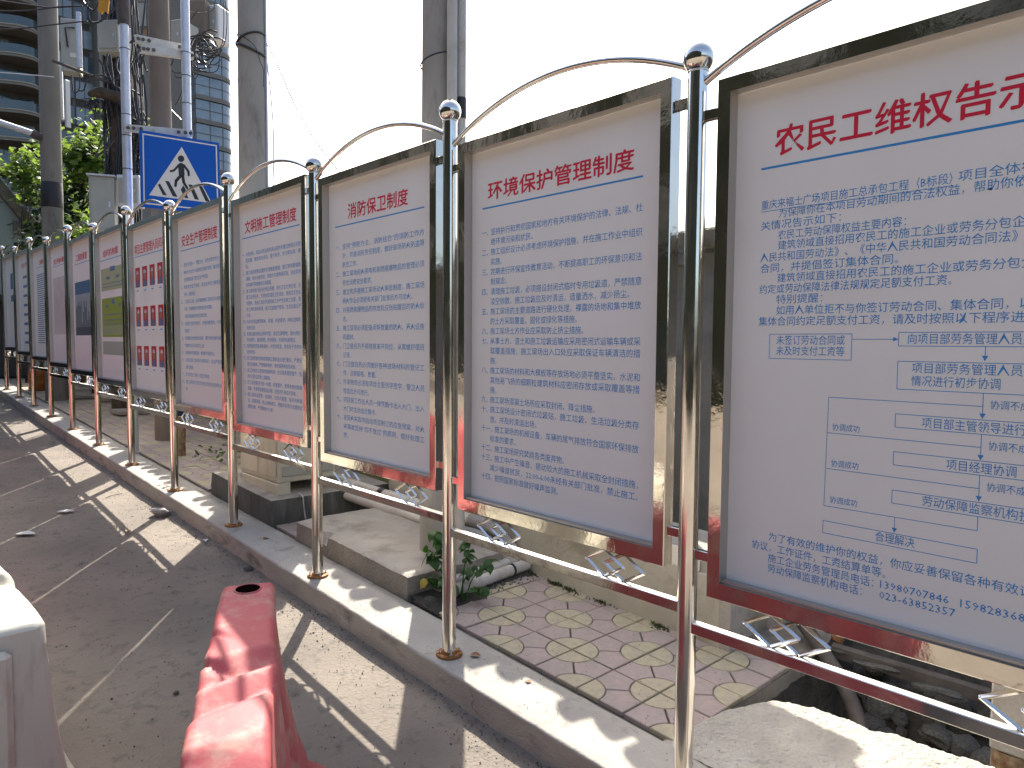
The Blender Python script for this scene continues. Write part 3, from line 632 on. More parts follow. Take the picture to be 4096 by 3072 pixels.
# ------------------------------------------------------------------ concrete block, plinth, cabinet
def lumpy(b, x0, x1, y0, y1, h, mi_top=0, mi_side=1, amp=.009, nx=34, ny=60, sink=.15, r=.014, chip=None):
    """a cast block: gridded top with worn edges, rough sides"""
    def P(i, j):
        x = x0+(x1-x0)*i/nx; y = y0+(y1-y0)*j/ny; z = G(y)+h+amp*noise2(x,y,4)+amp*.35*noise2(x,y,22)
        e = min(x-x0, x1-x, y-y0, y1-y)
        if e < 1e-6: z -= r*(.6+.8*abs(noise2(x,y,17)))
        if chip and (x-chip[0])**2+(y-chip[1])**2 < chip[2]**2: z -= .06
        return (x,y,z)
    b.add([P(i,j) for j in range(ny+1) for i in range(nx+1)], [(j*(nx+1)+i, j*(nx+1)+i+1, (j+1)*(nx+1)+i+1, (j+1)*(nx+1)+i) for j in range(ny) for i in range(nx)], mi_top, True)
    ring = [(i,0) for i in range(nx)]+[(nx,j) for j in range(ny)]+[(nx-i,ny) for i in range(nx)]+[(0,ny-j) for j in range(ny)]
    vs = []; n = len(ring)
    for k in range(4):
        for i,j in ring:
            x,y,z = P(i,j); zz = z+(G(y)-sink-z)*k/3
            dx = -1 if i == 0 else (1 if i == nx else 0); dy = -1 if j == 0 else (1 if j == ny else 0)
            q = (.004*noise2(x,y,30) if k == 0 else .004+.008*noise2(x*3+k,y*3,4)+.004*noise2(x+k,y,25)); vs.append((x+dx*q, y+dy*q, zz))
    b.add(vs, [(k*n+(i+1)%n, k*n+i, (k+1)*n+i, (k+1)*n+(i+1)%n)[::-1] for k in range(3) for i in range(n)], mi_side)
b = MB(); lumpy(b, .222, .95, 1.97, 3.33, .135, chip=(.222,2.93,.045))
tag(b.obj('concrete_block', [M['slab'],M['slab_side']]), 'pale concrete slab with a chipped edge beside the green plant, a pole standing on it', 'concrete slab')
b = MB(); lumpy(b, .222, 1.25, 3.74, 4.93, .19, amp=.004, r=.008)
tag(b.obj('cabinet_plinth', [M['slab'],M['darkslab']]), 'dark streaked concrete plinth under the beige cabinet', 'plinth')
yb = 3.86; gz = G(yb)+.188
t = thing('utility_cabinet', 'beige metal utility cabinet standing on the dark plinth below the boards', 'cabinet', (.33,yb,gz))
b = MB(); b.box((-.012,-.015,0),(.07,.66,.088), ch=.004); b.obj('base_pad', M['cab'], t)
b = MB(); b.box((0,0,.09),(.49,.70,1.25), ch=.008); b.obj('cabinet_body', M['cab'], t)
b = MB(); b.box((-.012,.02,.13),(-.001,.33,1.2), ch=.003); b.obj('door', M['cab'], t)
b = MB(); b.box((-.012,.345,.13),(-.001,.68,1.2), ch=.003); b.obj('door', M['cab'], t)
b = MB(); b.box((.03,-.012,.14),(.46,-.001,.22), ch=.003); b.obj('side_panel', M['cabgrey'], t)
for i in range(5):
    b = MB(); b.box((.22,-.010,.55+.03*i),(.42,-.0005,.565+.03*i)); b.obj('vent_louvre', M['cabgrey'], t)
b = MB(); b.box((.06,.0,.0),(.10,.05,.09)); b.obj('leg', M['cab'], t)
# grey strap
sp = smoothpts([(.44,3.78,.375),(.43,3.68,.37),(.40,3.60,.33),(.375,3.52,.24),(.37,3.45,.17),(.33,3.36,.145)], 5)
b = MB(); vs = []
for p in sp: vs += [(p.x-.003,p.y-.018,p.z),(p.x+.02,p.y+.012,p.z)]
n = len(sp); b.add(vs+[(x+.003,y,z-.004) for x,y,z in vs], [(2*i,2*i+1,2*i+3,2*i+2) for i in range(n-1)]+[(2*n+2*i+2,2*n+2*i+3,2*n+2*i+1,2*n+2*i) for i in range(n-1)]+[(2*i,2*i+2,2*n+2*i+2,2*n+2*i) for i in range(n-1)]+[(2*i+3,2*i+1,2*n+2*i+1,2*n+2*i+3) for i in range(n-1)], 0, True)
tag(b.obj('metal_strap', M['galv']), 'grey metal strap hanging from the plinth behind the cabinet', 'strap')

# ------------------------------------------------------------------ pipes
def hose(b, pts, r, pitch=.012, n=12, amp=.12):
    P = smoothpts(pts, 6); L = sum((P[i+1]-P[i]).length for i in range(len(P)-1)); k = max(4,int(L/pitch*2)); out = []; rr_ = []
    ds = [0]
    for i in range(len(P)-1): ds.append(ds[-1]+(P[i+1]-P[i]).length)
    for q in range(k+1):
        d = L*q/k; i = 0
        while i < len(P)-2 and ds[i+1] < d: i += 1
        u = (d-ds[i])/max(1e-9,ds[i+1]-ds[i]); out.append(P[i].lerp(P[i+1],u)); rr_.append(r*(1+(amp if q%2 else -amp)))
    b.tube(out, rr_, n, smooth=False)
def pipe(label, pts, r, m='pvc', name='pvc_pipe', cat='pipe', couplings=(), group=None, parts=None):
    t = thing(name, label, cat, tuple(pts[0]), group)
    o0 = Vector(pts[0]); b = MB(); b.tube([Vector(p)-o0 for p in pts], r, 18); b.obj('tube', M[m], t)
    for (p, q, rr_, mm) in couplings:
        b = MB(); b.tube([Vector(p)-o0, Vector(q)-o0], rr_, 18); b.obj('sleeve', M[mm], t)
    return t, o0
t, o0 = pipe('upper grey pipe running from under the cabinet along the low wall', [(.93,4.7,.40),(.97,3.4,.36),(1.0,2.35,.345)], .038, couplings=[((.972,3.3,.357),(.982,3.1,.352),.043,'pvc'),((.969,3.42,.361),(.971,3.36,.359),.042,'black')])
b = MB(); hose(b, [Vector(p)-o0 for p in [(1.0,2.36,.345),(1.005,2.22,.34),(1.03,2.10,.30),(1.06,1.98,.20),(1.07,1.93,.10)]], .036); b.obj('corrugated_hose', M['pvc'], t)
t, o0 = pipe('lower grey pipe running from under the cabinet beside the upper one', [(.80,4.7,.33),(.88,3.4,.29),(.93,2.32,.275)], .038, couplings=[((.888,3.2,.288),(.90,3.05,.285),.043,'pvc')])
b = MB(); hose(b, [Vector(p)-o0 for p in [(.93,2.33,.275),(.95,2.2,.27),(.985,2.08,.22),(1.02,1.95,.14),(1.03,1.9,.09)]], .035); b.obj('corrugated_hose', M['pvc'], t)
t, o0 = pipe('pale pipe lying on the ground toward the wall, the one nearer the slab', [(.40,1.935,.125),(1.07,1.975,.135)], .036)
t, o0 = pipe('pale pipe lying on the ground toward the wall, the one nearer the paving', [(.44,1.835,.118),(1.08,1.885,.128)], .036, couplings=[((.93,1.872,.127),(.945,1.873,.127),.039,'black')])

# ------------------------------------------------------------------ poles
M['pole_dark'] = mat('pole_dark_concrete', (.215,.205,.185), .9, var=(.15,.145,.13), vscale=4, detail=10, bump=.003, bscale=60, dirt=(.085,.08,.07), dscale=5, dthr=(.55,.75), stretch=(1,1,.35))
M['arm'] = mat('painted_bracket', (.55,.545,.52), .55, var=(.44,.435,.41), vscale=9, dirt=(.25,.22,.18), dscale=12, dthr=(.58,.72))
def pole(label, x, y, r0, r1, h, m='pole', name='concrete_pole', lean=(0,0), cat='pole', z0=0):
    t = thing(name, label, cat, (x,y,G(y)+z0))
    b = MB(); n = 14; b.tube([(lean[0]*k/n*h, lean[1]*k/n*h, h*k/n-.05) for k in range(n+1)], [r0+(r1-r0)*k/n for k in range(n+1)], 36); b.obj('shaft', M[m], t)
    return t
def ring(t, z, r, m='black', w=.008, name='band', tilt=0, c=(0,0), mz=1):
    b = MB(); pts = [(c[0]+(r+w*.4)*cos(a*pi/16), c[1]+(r+w*.4)*sin(a*pi/16), z+tilt*cos(a*pi/16+1)) for a in range(33)]
    b.tube(pts, w, 6, caps=False); return b.obj(name, M[m], t)
# P3: pole on the slab, with two pvc conduits
p3 = pole('weathered concrete pole on the pale slab with two grey conduits strapped to it', .655, 2.245, .125, .098, 9, z0=.13, lean=(.006,.004))
def cond(x, y, z0, z1, r=.031, sl=()):
    b = MB(); b.tube([(x,y,z0),(x+.012,y+.008,z1)], r, 16); o = b.obj('conduit', M['pvc'], p3)
    for a, c in sl:
        b = MB(); b.tube([(x,y,a),(x,y,c)], r*1.12, 16); b.obj('sleeve', M['tape'], o)
    return o
cond(.045,-.150,-.12,7.5, sl=((2.66,2.78),(.50,.515)))
cond(-.028,-.156,.55,7.5, sl=((2.44,2.56),))
b = MB(); b.tube([(.045,-.150,.42),(.045,-.150,.52)], .036, 16); b.obj('coupling', M['pvc'], p3)
b = MB(); hose(b, [(.045,-.15,-.02),(.05,-.19,-.06),(.03,-.27,-.10)], .034); b.obj('corrugated_hose', M['pvc'], p3)
ring(p3, 3.02, .128, w=.005, tilt=.03, c=(.01,-.01), m='tape')
# P2: pole behind the cabinet
p2 = pole('grey concrete pole rising behind the beige cabinet with looped black wire near the top', .545, 4.765, .125, .098, 9.5, z0=.19, lean=(.004,.002))
for z, w, m_, tl in ((3.70,.010,'wire',.05),(3.62,.012,'wire',-.05),(2.50,.0035,'rust',.01),(2.17,.0035,'rust',.03)):
    ring(p2, z, .113, w=w, tilt=tl, m=m_, c=(.01,.005), name='wire_loop')
b = MB(); b.tube([(.10,-.085,0),(.105,-.075,8)], .011, 8); b.obj('conduit', M['galv'], p2)
b = MB(); b.tube([tuple(p) for p in smoothpts([(.11,-.08,3.55),(.145,-.08,3.2),(.16,-.08,2.9),(.15,-.08,2.5),(.12,-.08,2.1),(.13,-.1,1.5)],6)], .007, 6); b.obj('hanging_wire', M['galv'], p2)
b = MB(); b.tube([tuple(p) for p in smoothpts([(-.12,-.03,3.72),(-.02,-.125,3.62),(.03,-.125,3.5),(.06,-.12,3.44),(.06,-.12,3.3)],5)], .003, 5); b.obj('loose_wire', M['wire'], p2)
b = MB(); b.tube([tuple(p) for p in smoothpts([(-.12,-.03,3.72),(-.15,-.03,3.6),(-.15,-.03,3.45),(-.13,-.05,3.3)],5)], .0025, 5); b.obj('loose_wire', M['wire'], p2)
o = one('overhead_wire', lambda b: b.tube([tuple(p) for p in smoothpts([at(1065,170,4.9),at(1110,260,4.85),at(1180,420,4.75),at(1260,560,4.6),at(1345,672,4.5),at(1420,770,4.4)],6)], .0055, 6), M['galv'])
tag(o, 'thin wire slanting down to the right from the looped pole across the sky', 'wire')
# P0: sign pole
p0 = pole('brown-grey concrete pole behind the blue crossing sign', .75, 7.86, .135, .092, 9, m='pole_brown', lean=(.002,0))
for z in (3.75,3.05,5.4): ring(p0, z+.9, .108, w=.006, tilt=.02, m='wire', c=(.009,0), name='wire_loop')
b = MB(); b.box((.0,-.150,.02),(.17,-.138,.62)); o = b.obj('blue_plate', M['blue'], p0)
# P1
p1 = pole('tall grey concrete pole near the left edge with a black band', .44, 12.45, .165, .125, 11, m='pole_dark', lean=(.006,.006))
b = MB(); b.lathe([(.156,0),(.158,.01),(.156,.40),(.150,.41)], (.018,.018,3.15), 32); b.obj('black_band', M['tape'], p1)
b = MB(); b.tube([(-.12,0,4.28),(-2.6,-.1,4.72)], .05, 14); b.obj('lamp_arm', M['galv'], p1)
b = MB(); b.tube([(-.10,0,4.25),(-.24,0,4.31)], .062, 14); b.obj('arm_socket', M['ironold'], p1)
# trunk wrapped in cables
tk = pole('dark trunk-like pole bundled in black cables left of the crossing sign', 1.07, 10.9, .19, .15, 8.5, m='bark', name='utility_pole', lean=(.01,0))
rr = random.Random(21)
for i in range(22):
    a = rr.uniform(2.6,6.2); r0 = .19+.08*rr.random(); pts = []
    for k in range(12): z = .4+k*.62; pts.append((r0*cos(a+rr.gauss(0,.2))+.01*z+(.10 if 4 < z < 5 else 0)*rr.random(), r0*sin(a+rr.gauss(0,.2)), z))
    b = MB(); b.tube([tuple(p) for p in smoothpts(pts,3)], rr.uniform(.008,.018), 5); b.obj('cable', M['wire'], tk)
b = MB()
for i in range(26):
    c = Vector((.20+rr.gauss(0,.03),-.16+rr.gauss(0,.03),4.0+rr.gauss(0,.16))); R_ = rr.uniform(.10,.22); ph = rr.uniform(0,6)
    b.tube([(c.x+R_*.7*cos(a*pi/10), c.y+.25*R_*sin(a*pi/10+ph), c.z+R_*1.6*sin(a*pi/10)) for a in range(21)], rr.uniform(.008,.016), 5)
tag(b.obj('coiled_cable', M['wire'], tk), None, None, kind='stuff')
bp0 = [at(*q)-tk.location for q in ((500,398,10.7),(450,385,10.6),(400,370,10.5),(352,378,10.4))]
b = MB(); b.tube([tuple(p) for p in smoothpts(bp0,4)], [.10,.10,.10,.095,.09,.09,.085,.085,.08,.075,.06,.045,.02], 10); b.obj('branch_stub', M['bark'], tk)
b = MB()
for i in range(70):
    p = bp0[0].lerp(bp0[3], rr.random())+Vector((rr.gauss(0,.03),rr.gauss(0,.03),-.05)); b.tube([tuple(p), tuple(p+Vector((rr.gauss(0,.05),rr.gauss(0,.05),-rr.uniform(.05,.22))))], .006, 4)
tag(b.obj('hanging_roots', M['black'], tk), None, None, kind='stuff')
rp = one('rusty_post', lambda b: b.tube([(0,0,-.1),(0,0,.42)], .045, 12), M['rustpole'], None, (.56,6.76,G(6.76)))
tag(rp, 'short rusty iron post standing on the far pavement left of the cabinet', 'post')

# ------------------------------------------------------------------ crossing sign on two pipes
sTL, sTR = at(557,520,7.46), at(875,562,7.93)
ax = (sTR-sTL); ax.z = 0; SW = ax.length; ax.normalize(); SH = .80; nrm = Vector((0,0,1)).cross(ax)    # points away from viewer or toward
if nrm.dot(CAM-sTL) < 0: nrm = -nrm
zt = sTL.z
def S(px, py, h):          # face coordinates taken from an enlargement of the sign
    u = (px-1027+(py-955)*.012)/588; v_ = (py-955-u*80)/(560-u*30); return sTL+ax*(u*SW)+Vector((0,0,-v_*SH))+nrm*h
cs = thing('crossing_sign', 'square blue pedestrian crossing sign with a white triangle and walking figure', 'road sign', tuple(sTL))
def sp_(name, polys, h, m, thick=.001, parent=cs):
    b = MB()
    for poly in polys: b.prism(poly, h-thick, h, fn=lambda x,y,hh: tuple(S(x,y,hh)-sTL))
    return b.obj(name, m, parent)
plate = sp_('sign_plate', [[(1027,955),(1615,1035),(1612,1562),(1018,1515)]], .008, M['signblue'], .018)
def stroke(p, q, w, n=6):
    p, q = Vector(p), Vector(q); d = (q-p).normalized(); a0 = atan2(d.y,d.x); out = []
    for i in range(n+1): a = a0-pi/2+pi*i/n; out.append((q.x+w*cos(a), q.y+w*sin(a)))
    for i in range(n+1): a = a0+pi/2+pi*i/n; out.append((p.x+w*cos(a), p.y+w*sin(a)))
    return out
bo = [(1047,978),(1597,1052),(1595,1537),(1038,1492)]; bi = [(1056,989),(1587,1060),(1585,1528),(1047,1482)]
sp_('sign_border', [[bo[i],bo[(i+1)%4],bi[(i+1)%4],bi[i]] for i in range(4)], .0095, M['signwhite'])
sp_('white_triangle', [[(1328,1070),(1545,1476),(1079,1428)]], .0095, M['signwhite'])
fig = [[(1320+24*cos(a*pi/8),1156+24*sin(a*pi/8)) for a in range(16)], stroke((1318,1208),(1321,1272),22), stroke((1303,1202),(1265,1243),8), stroke((1265,1243),(1240,1249),8), stroke((1340,1205),(1372,1248),9), stroke((1372,1248),(1373,1274),9),
       stroke((1309,1285),(1278,1318),11), stroke((1278,1318),(1272,1354),10), stroke((1329,1285),(1334,1328),11), stroke((1334,1328),(1357,1368),10)]
sp_('walking_figure', fig, .0110, M['signblack'])
for pl in ([(1143,1350),(1160,1342),(1207,1427),(1178,1424)], [(1197,1320),(1225,1323),(1285,1436),(1250,1432)], [(1310,1383),(1330,1350),(1345,1375),(1365,1446),(1338,1441)], [(1368,1342),(1398,1346),(1446,1455),(1413,1450)], [(1445,1350),(1473,1355),(1528,1466),(1495,1462)]):
    sp_('crossing_stripe', [pl], .0110, M['signblack'])
def vp(x, y, d, z1, r, label, z0=None):
    p = at(x, y, d); t = thing('galvanised_pipe', label, 'pipe', (p.x,p.y,z0 if z0 is not None else G(p.y)))
    b = MB(); b.tube([(0,0,0),(0,0,z1-t.location.z)], r, 18); b.obj('tube', M['galv'], t); return t
gl = vp(508,600,7.55,6.6,.046,'bright galvanised pipe at the left side of the crossing sign')
for z in (3.05,3.4,3.62,4.3,5.0): ring(gl, z, .046, w=.004, m='black', name='cable_tie')
b = MB(); b.tube([(0,0,4.55),(0,0,6.3)], .062, 16); b.obj('wide_sleeve', M['ironold'], gl)
gr = vp(745,300,7.85,6.6,.046,'bright galvanised pipe above the right half of the crossing sign', z0=3.72)
for z in (.45,.75,1.0): ring(gr, z, .046, w=.004, m='black', name='cable_tie')
def beam(label, pA, pB, hh, dd, parts=3):
    pA, pB = Vector(pA), Vector(pB); t = thing('bracket_arm', label, 'bracket', tuple(pA)); d = (pB-pA); L = d.length; d.normalize(); s = -d.cross(Vector((0,0,1))).normalized(); u = Vector((0,0,1))
    def f(a, bb, z0, z1, y0, y1, m, nm):
        b = MB(); vs = [d*q+s*y+u*z for z in (z0,z1) for q,y in ((a,y0),(bb,y0),(bb,y1),(a,y1))]
        b.add(vs, [(3,2,1,0),(4,5,6,7),(0,1,5,4),(1,2,6,5),(2,3,7,6),(3,0,4,7)]); b.obj(nm, m, t)
    f(0,L,-hh/2,hh/2,-dd/2,-dd/2+.006,M['arm'],'web'); f(0,L,hh/2-.006,hh/2,-dd/2+.006,dd/2,M['arm'],'flange'); f(0,L,-hh/2,-hh/2+.006,-dd/2+.006,dd/2,M['arm'],'flange')
    for i in range(parts*2):
        q = L*(.04+.92*i/(parts*2-1)) if i not in (2,3) else L*(.12 if i == 2 else .88)
        b = MB(); c = d*q - s*(dd/2+.004); b.tube([c, c-s*.012], .018, 8); b.obj('bolt', M['ironold'], t)
    return t
beam('long galvanised bracket arm across the pole above the crossing sign, lower of the pair', at(560,196,7.50), at(770,225,7.95), .085, .05)
beam('long galvanised bracket arm across the pole above the crossing sign, upper one with slots', at(538,155,7.55), at(760,200,8.05), .085, .05)
beam('short galvanised arm at the top edge of the crossing sign', at(498,512,7.46), at(770,535,7.90), .075, .04)
# ------------------------------------------------------------------ boxes on the poles
def boxat(name, label, cat, x0, y0, x1, y1, d, dep, m, ang=-.35, extra=None, side=None):
    """an equipment box whose front covers the given part of the view at distance d"""
    c = at((x0+x1)/2, (y0+y1)/2, d); wd = (x1-x0)/FPX*d; hd = (y1-y0)/FPX*d
    t = thing(name, label, cat, tuple(c-Vector((0,0,hd/2))), rz=-YAW-ang+.0)
    b = MB(); b.box((-wd/2,0,0),(wd/2,dep,hd), ch=min(.012,wd*.08)); b.obj('housing', m, t)
    if extra: extra(t, wd, hd, dep)
    return t
def door(t, w, h, dep):
    b = MB(); b.box((-w/2+.03,-.012,.05),(w/2-.03,-.001,h-.05), ch=.003); b.obj('door', M['cabgrey'], t)
    b = MB(); b.box((w/2-.07,-.022,h*.45),(w/2-.05,-.0125,h*.55)); b.obj('handle', M['galv'], t)
def doorlid(t, w, h, dep):
    door(t, w, h, dep); b = MB(); b.box((-w/2-.02,-.04,h+.001),(w/2+.02,dep+.02,h+.022)); b.obj('lid', M['galv'], t)
def sticker(t, w, h, dep):
    b = MB(); b.box((0,-.006,h*.28),(w*.32,-.001,h*.36)); b.obj('sticker', M['foil'], t)
    b = MB(); b.tube([(-w*.1,-.02,h*.45),(-.05,-.03,h*.8),(w*.3,-.03,h*.82)], .012, 6); b.obj('cable', M['wire'], t)
boxat('equipment_box', 'tall grey equipment box with a white sticker hanging left of the trunk', 'equipment box', 247,76,312,285,10.5,.22,M['cabgrey'],extra=sticker)
boxat('equipment_box', 'big pale equipment box high up between the tall pole and the trunk', 'equipment box', 385,80,475,205,10.4,.35,M['cabgrey'],.1,extra=door)
boxat('equipment_box', 'grey box with a bright lid edge on the left of the trunk below the leaves', 'equipment box', 362,706,452,925,10.2,.3,M['cabgrey'],extra=doorlid)
boxat('equipment_box', 'white box on the trunk just left of the crossing sign', 'equipment box', 468,700,555,825,10.3,.2,M['foil'],-.1,extra=door)
boxat('equipment_box', 'pale blue-white box high up at the right edge of the dark tower', 'equipment box', 822,20,876,158,9.4,.25,M['foil'],.25,extra=door)
boxat('equipment_box', 'ribbed grey box beside the pole above the bracket arms', 'equipment box', 675,78,735,200,9.0,.3,M['cabgrey'],.3,extra=door)
boxat('equipment_box', 'dull box in shade right of the crossing sign pipe', 'equipment box', 752,0,822,130,9.3,.3,M['pole_brown'],.1)
boxat('equipment_box', 'dark box high between trunk and sign pipe', 'equipment box', 545,0,598,118,9.6,.25,M['pole_brown'],0,extra=door)
t = boxat('antenna_panel', 'long white antenna panel beside the tall pole', 'antenna', 232,262,250,470,11.6,.12,M['foil'],-.5)
t = boxat('antenna_panel', 'narrower bright antenna strip right of the long white panel', 'antenna', 256,320,266,505,11.6,.08,M['foil'],.3)
t = thing('steel_pole', 'slim grey mast carrying the tall equipment box', 'mast', tuple(at(320,270,10.3))); b = MB(); b.tube([(0,0,0),(0,0,.78)], .033, 14); b.obj('tube', M['galv'], t)
b = MB(); b.tube([(-.35,-.02,.0),(.65,.1,-.13)], .022, 8); b.obj('cross_bar', M['ironold'], t)
one_ = MB()
rr = random.Random(5)
pl = [at(395+rr.uniform(-2,2),0,10.0), at(436,0,10.0), at(430,52,10.0), at(415,40,10.0), at(405,55,10.0), at(390,42,10.0)]
b = MB(); b.add([tuple(p) for p in pl]+[tuple(p+Vector((.02,.03,0))) for p in pl], [(0,1,2,3,4,5),(11,10,9,8,7,6)]+[(i,(i+1)%6,(i+1)%6+6,i+6) for i in range(6)])
tag(b.obj('orange_cloth', M['orange']), 'orange frayed tag hanging among the cables at the top left', 'cloth')

# ------------------------------------------------------------------ cables
def cable(pts, d, r, label, m='wire', parent=None):
    P = [at(x,y,d if not isinstance(d,(list,tuple)) else d[i]) for i,(x,y) in enumerate(pts)]
    b = MB(); b.tube([tuple(p) for p in smoothpts(P,7)], r, 6); o = b.obj('cable', M[m], parent)
    if not parent: tag(o, label, 'cable')
    return o
cb_ = thing('cable_bundle', 'black cables hanging in long loops around the left sign pipe', 'cables', (0,0,0))
for pts in ([(533,0),(540,90),(552,190),(565,140),(576,60),(582,0)], [(528,0),(524,60),(530,150),(524,240),(500,330),(560,380)], [(545,0),(556,120),(560,190),(530,250),(505,300)],
            [(482,0),(486,80),(492,150),(520,170),(535,140),(533,60)], [(575,220),(560,270),(556,240),(575,190)], [(575,240),(585,280),(596,285)], [(520,330),(545,470),(570,480),(592,478)], [(590,0),(588,60),(592,150)],
            [(527,60),(534,150),(548,220),(552,250)], [(572,300),(580,360),(586,420),(588,510)], [(540,300),(548,420),(555,480),(545,505)], [(560,310),(566,430),(572,510)]):
    cable(pts, 7.7+rr.uniform(0,.5), rr.uniform(.008,.013), None, parent=cb_)
cc_ = thing('cable_bundle', 'tangle of black cable loops at the right end of the bracket arms', 'cables', (0,0,0))
for i in range(16):
    cx, cy, R1, R2 = 818+rr.uniform(-30,32), 192+rr.uniform(-18,35), rr.uniform(28,66), rr.uniform(24,62); a0 = rr.uniform(0,3)
    cable([(cx+R1*cos(a0+k*.7), cy+R2*sin(a0+k*.7)) for k in range(8)], 8.4+rr.uniform(-.2,.3), rr.uniform(.006,.010), None, parent=cc_)
for pts in ([(755,180),(790,215),(840,225),(872,200),(862,165)], [(720,0),(735,40),(800,52),(850,40),(862,0)], [(735,0),(742,60),(760,80),(790,40)], [(672,268),(700,290),(735,292),(728,310),(705,308),(700,295)], [(672,270),(690,250),(693,205)], [(735,345),(715,400),(702,420)],
            [(900,0),(908,60),(905,140),(892,185),(850,215),(800,212)], [(893,0),(896,80),(890,170),(868,205)], [(760,195),(785,240),(790,300),(778,312),(765,270)], [(765,245),(800,280),(840,290),(872,275),(880,200)], [(670,425),(725,480)]):
    cable(pts, 8.3+rr.uniform(-.2,.3), rr.uniform(.005,.008), None, parent=cc_)
cd_ = thing('cable_bundle', 'cables drooping below the grey boxes left of the trunk', 'cables', (0,0,0))
for pts in ([(288,300),(292,360),(305,370),(318,350),(318,300)], [(318,362),(335,360),(350,320),(375,302),(420,300)], [(430,215),(425,260),(440,310),(460,350),(485,352)], [(350,0),(352,50),(362,85),(390,90),(430,60),(470,20)], [(330,0),(345,20),(375,40),(400,0)], [(440,220),(450,300),(455,340),(480,355)],
            [(350,70),(358,88),(400,86),(440,50),(445,0)], [(415,290),(430,312),(470,318),(500,300)], [(470,230),(465,270),(480,300)], [(395,240),(410,260),(420,300)], [(445,505),(410,560),(380,625)], [(455,560),(420,600),(380,628)]):
    cable(pts, 10.0+rr.uniform(-.3,.3), rr.uniform(.009,.017), None, parent=cd_)
cable([(0,3),(120,20),(200,30),(300,25),(350,22)], 9.4, .010, 'dark overhead wire along the top left corner, uppermost')
cable([(0,45),(120,42),(230,28),(330,24)], 9.0, .010, 'dark overhead wire sagging across the top left corner')
cable([(0,118),(100,112),(200,100),(350,84)], 9.2, .009, 'dark overhead wire across the upper balconies of the tower')
cable([(0,290),(100,298),(215,308)], 9.2, .006, 'pale thin wire in front of the tower balconies', m='galv')

# ------------------------------------------------------------------ tower
TY = 95.0; gt = G(TY)-2
tower = thing('apartment_tower', 'dark high-rise tower with wavy balconies at the upper left', 'tower', (5,TY,gt))
b = MB(); b.box((-14,1.2,0),(30.4,18,62)); b.obj('wall', M['towerwall'], tower)
b = MB(); b.box((9.9,-1.2,0),(11.0,1.2,62)); b.obj('pier', M['towerband'], tower)
b = MB(); b.box((15.2,-1.6,0),(16.6,1.2,62)); b.obj('pier', M['towerband'], tower)
b = MB(); b.box((19.6,-.4,0),(21.4,1.2,62)); b.obj('pier', M['towerband'], tower)
b = MB(); b.box((22.5,-.8,0),(25.9,1.2,62)); b.obj('pier', M['towerband'], tower)
def wavy(x0, x1, amp, base, ph, th, z0, z1, m, n=28, inset=0):
    b = MB(); fr = []
    for i in range(n+1):
        u = i/n; x = x0+(x1-x0)*u; y = -base-amp*sin(u*2*pi*1.35+ph)*(1-u**8)+ (base*.9)*(max(0,(u-.88)/.12))**2
        fr.append((x, y+inset))
    poly = fr+[(x1,1.1),(x0,1.1)] if th == 0 else fr+[(x,y+th) for x,y in fr[::-1]]
    b.prism(poly, z0, z1); return b
slabm = wavy(.5,9.8,.60,1.6,.9,0,0,.28,None).mesh('balcony_slab', M['towerband'])
lipm = wavy(.5,9.8,.60,1.6,.9,.12,.281,.40,None,inset=-.10).mesh('slab_lip', M['towerlip'])
railm = wavy(.5,9.8,.60,1.6,.9,.05,.452,1.35,None,inset=.05).mesh('balcony_rail', M['railglass'])
wb = MB(); wb.box((0,0,0),(1.5,.1,2.0)); winm = wb.mesh('window', M['glass'])
wb = MB(); wb.box((0,0,0),(1.5,.1,2.0)); winl = wb.mesh('window', M['glasslight'])
wb = MB(); wb.box((-.06,-.06,-.08),(1.56,-.001,0)); wb.box((-.06,-.06,2.0),(1.56,-.001,2.08)); wb.box((-.06,-.06,0),(0,-.001,2.0)); wb.box((1.5,-.06,0),(1.56,-.001,2.0)); wb.box((.72,-.06,0),(.78,-.001,2.0)); winf = wb.mesh('window_frame', M['towerwall'])
lb = MB()
for i in range(9): lb.box((0,0,i*.09),(1.6,.06,i*.09+.05))
louvm = lb.mesh('louvre_panel', M['louvre'])
cyl = MB()
def rounded(z0, z1, r, m, nm):
    b = MB(); n = 16; fr = [(3.0,-r)]+[(3.0+2.0*sin(a*pi/2/n), -r*cos(a*pi/2/n)) for a in range(n+1)]; poly = [(0,1.1),(0,-r)]+fr+[(5.0,1.1)]; b.prism(poly, z0, z1); return b.mesh(nm, m)
rs = rounded(0,.55,2.0,M['towerband'],'balcony_slab'); rg = rounded(.551,2.9,1.85,M['glasslight'],'bay_glass'); rk = rounded(1.7,1.78,1.9,M['towerwall'],'window_bar')
ac = MB(); ac.box((0,-.4,0),(.5,.35,.8)); acm = ac.mesh('air_conditioner', M['cabgrey'])
rr = random.Random(2)
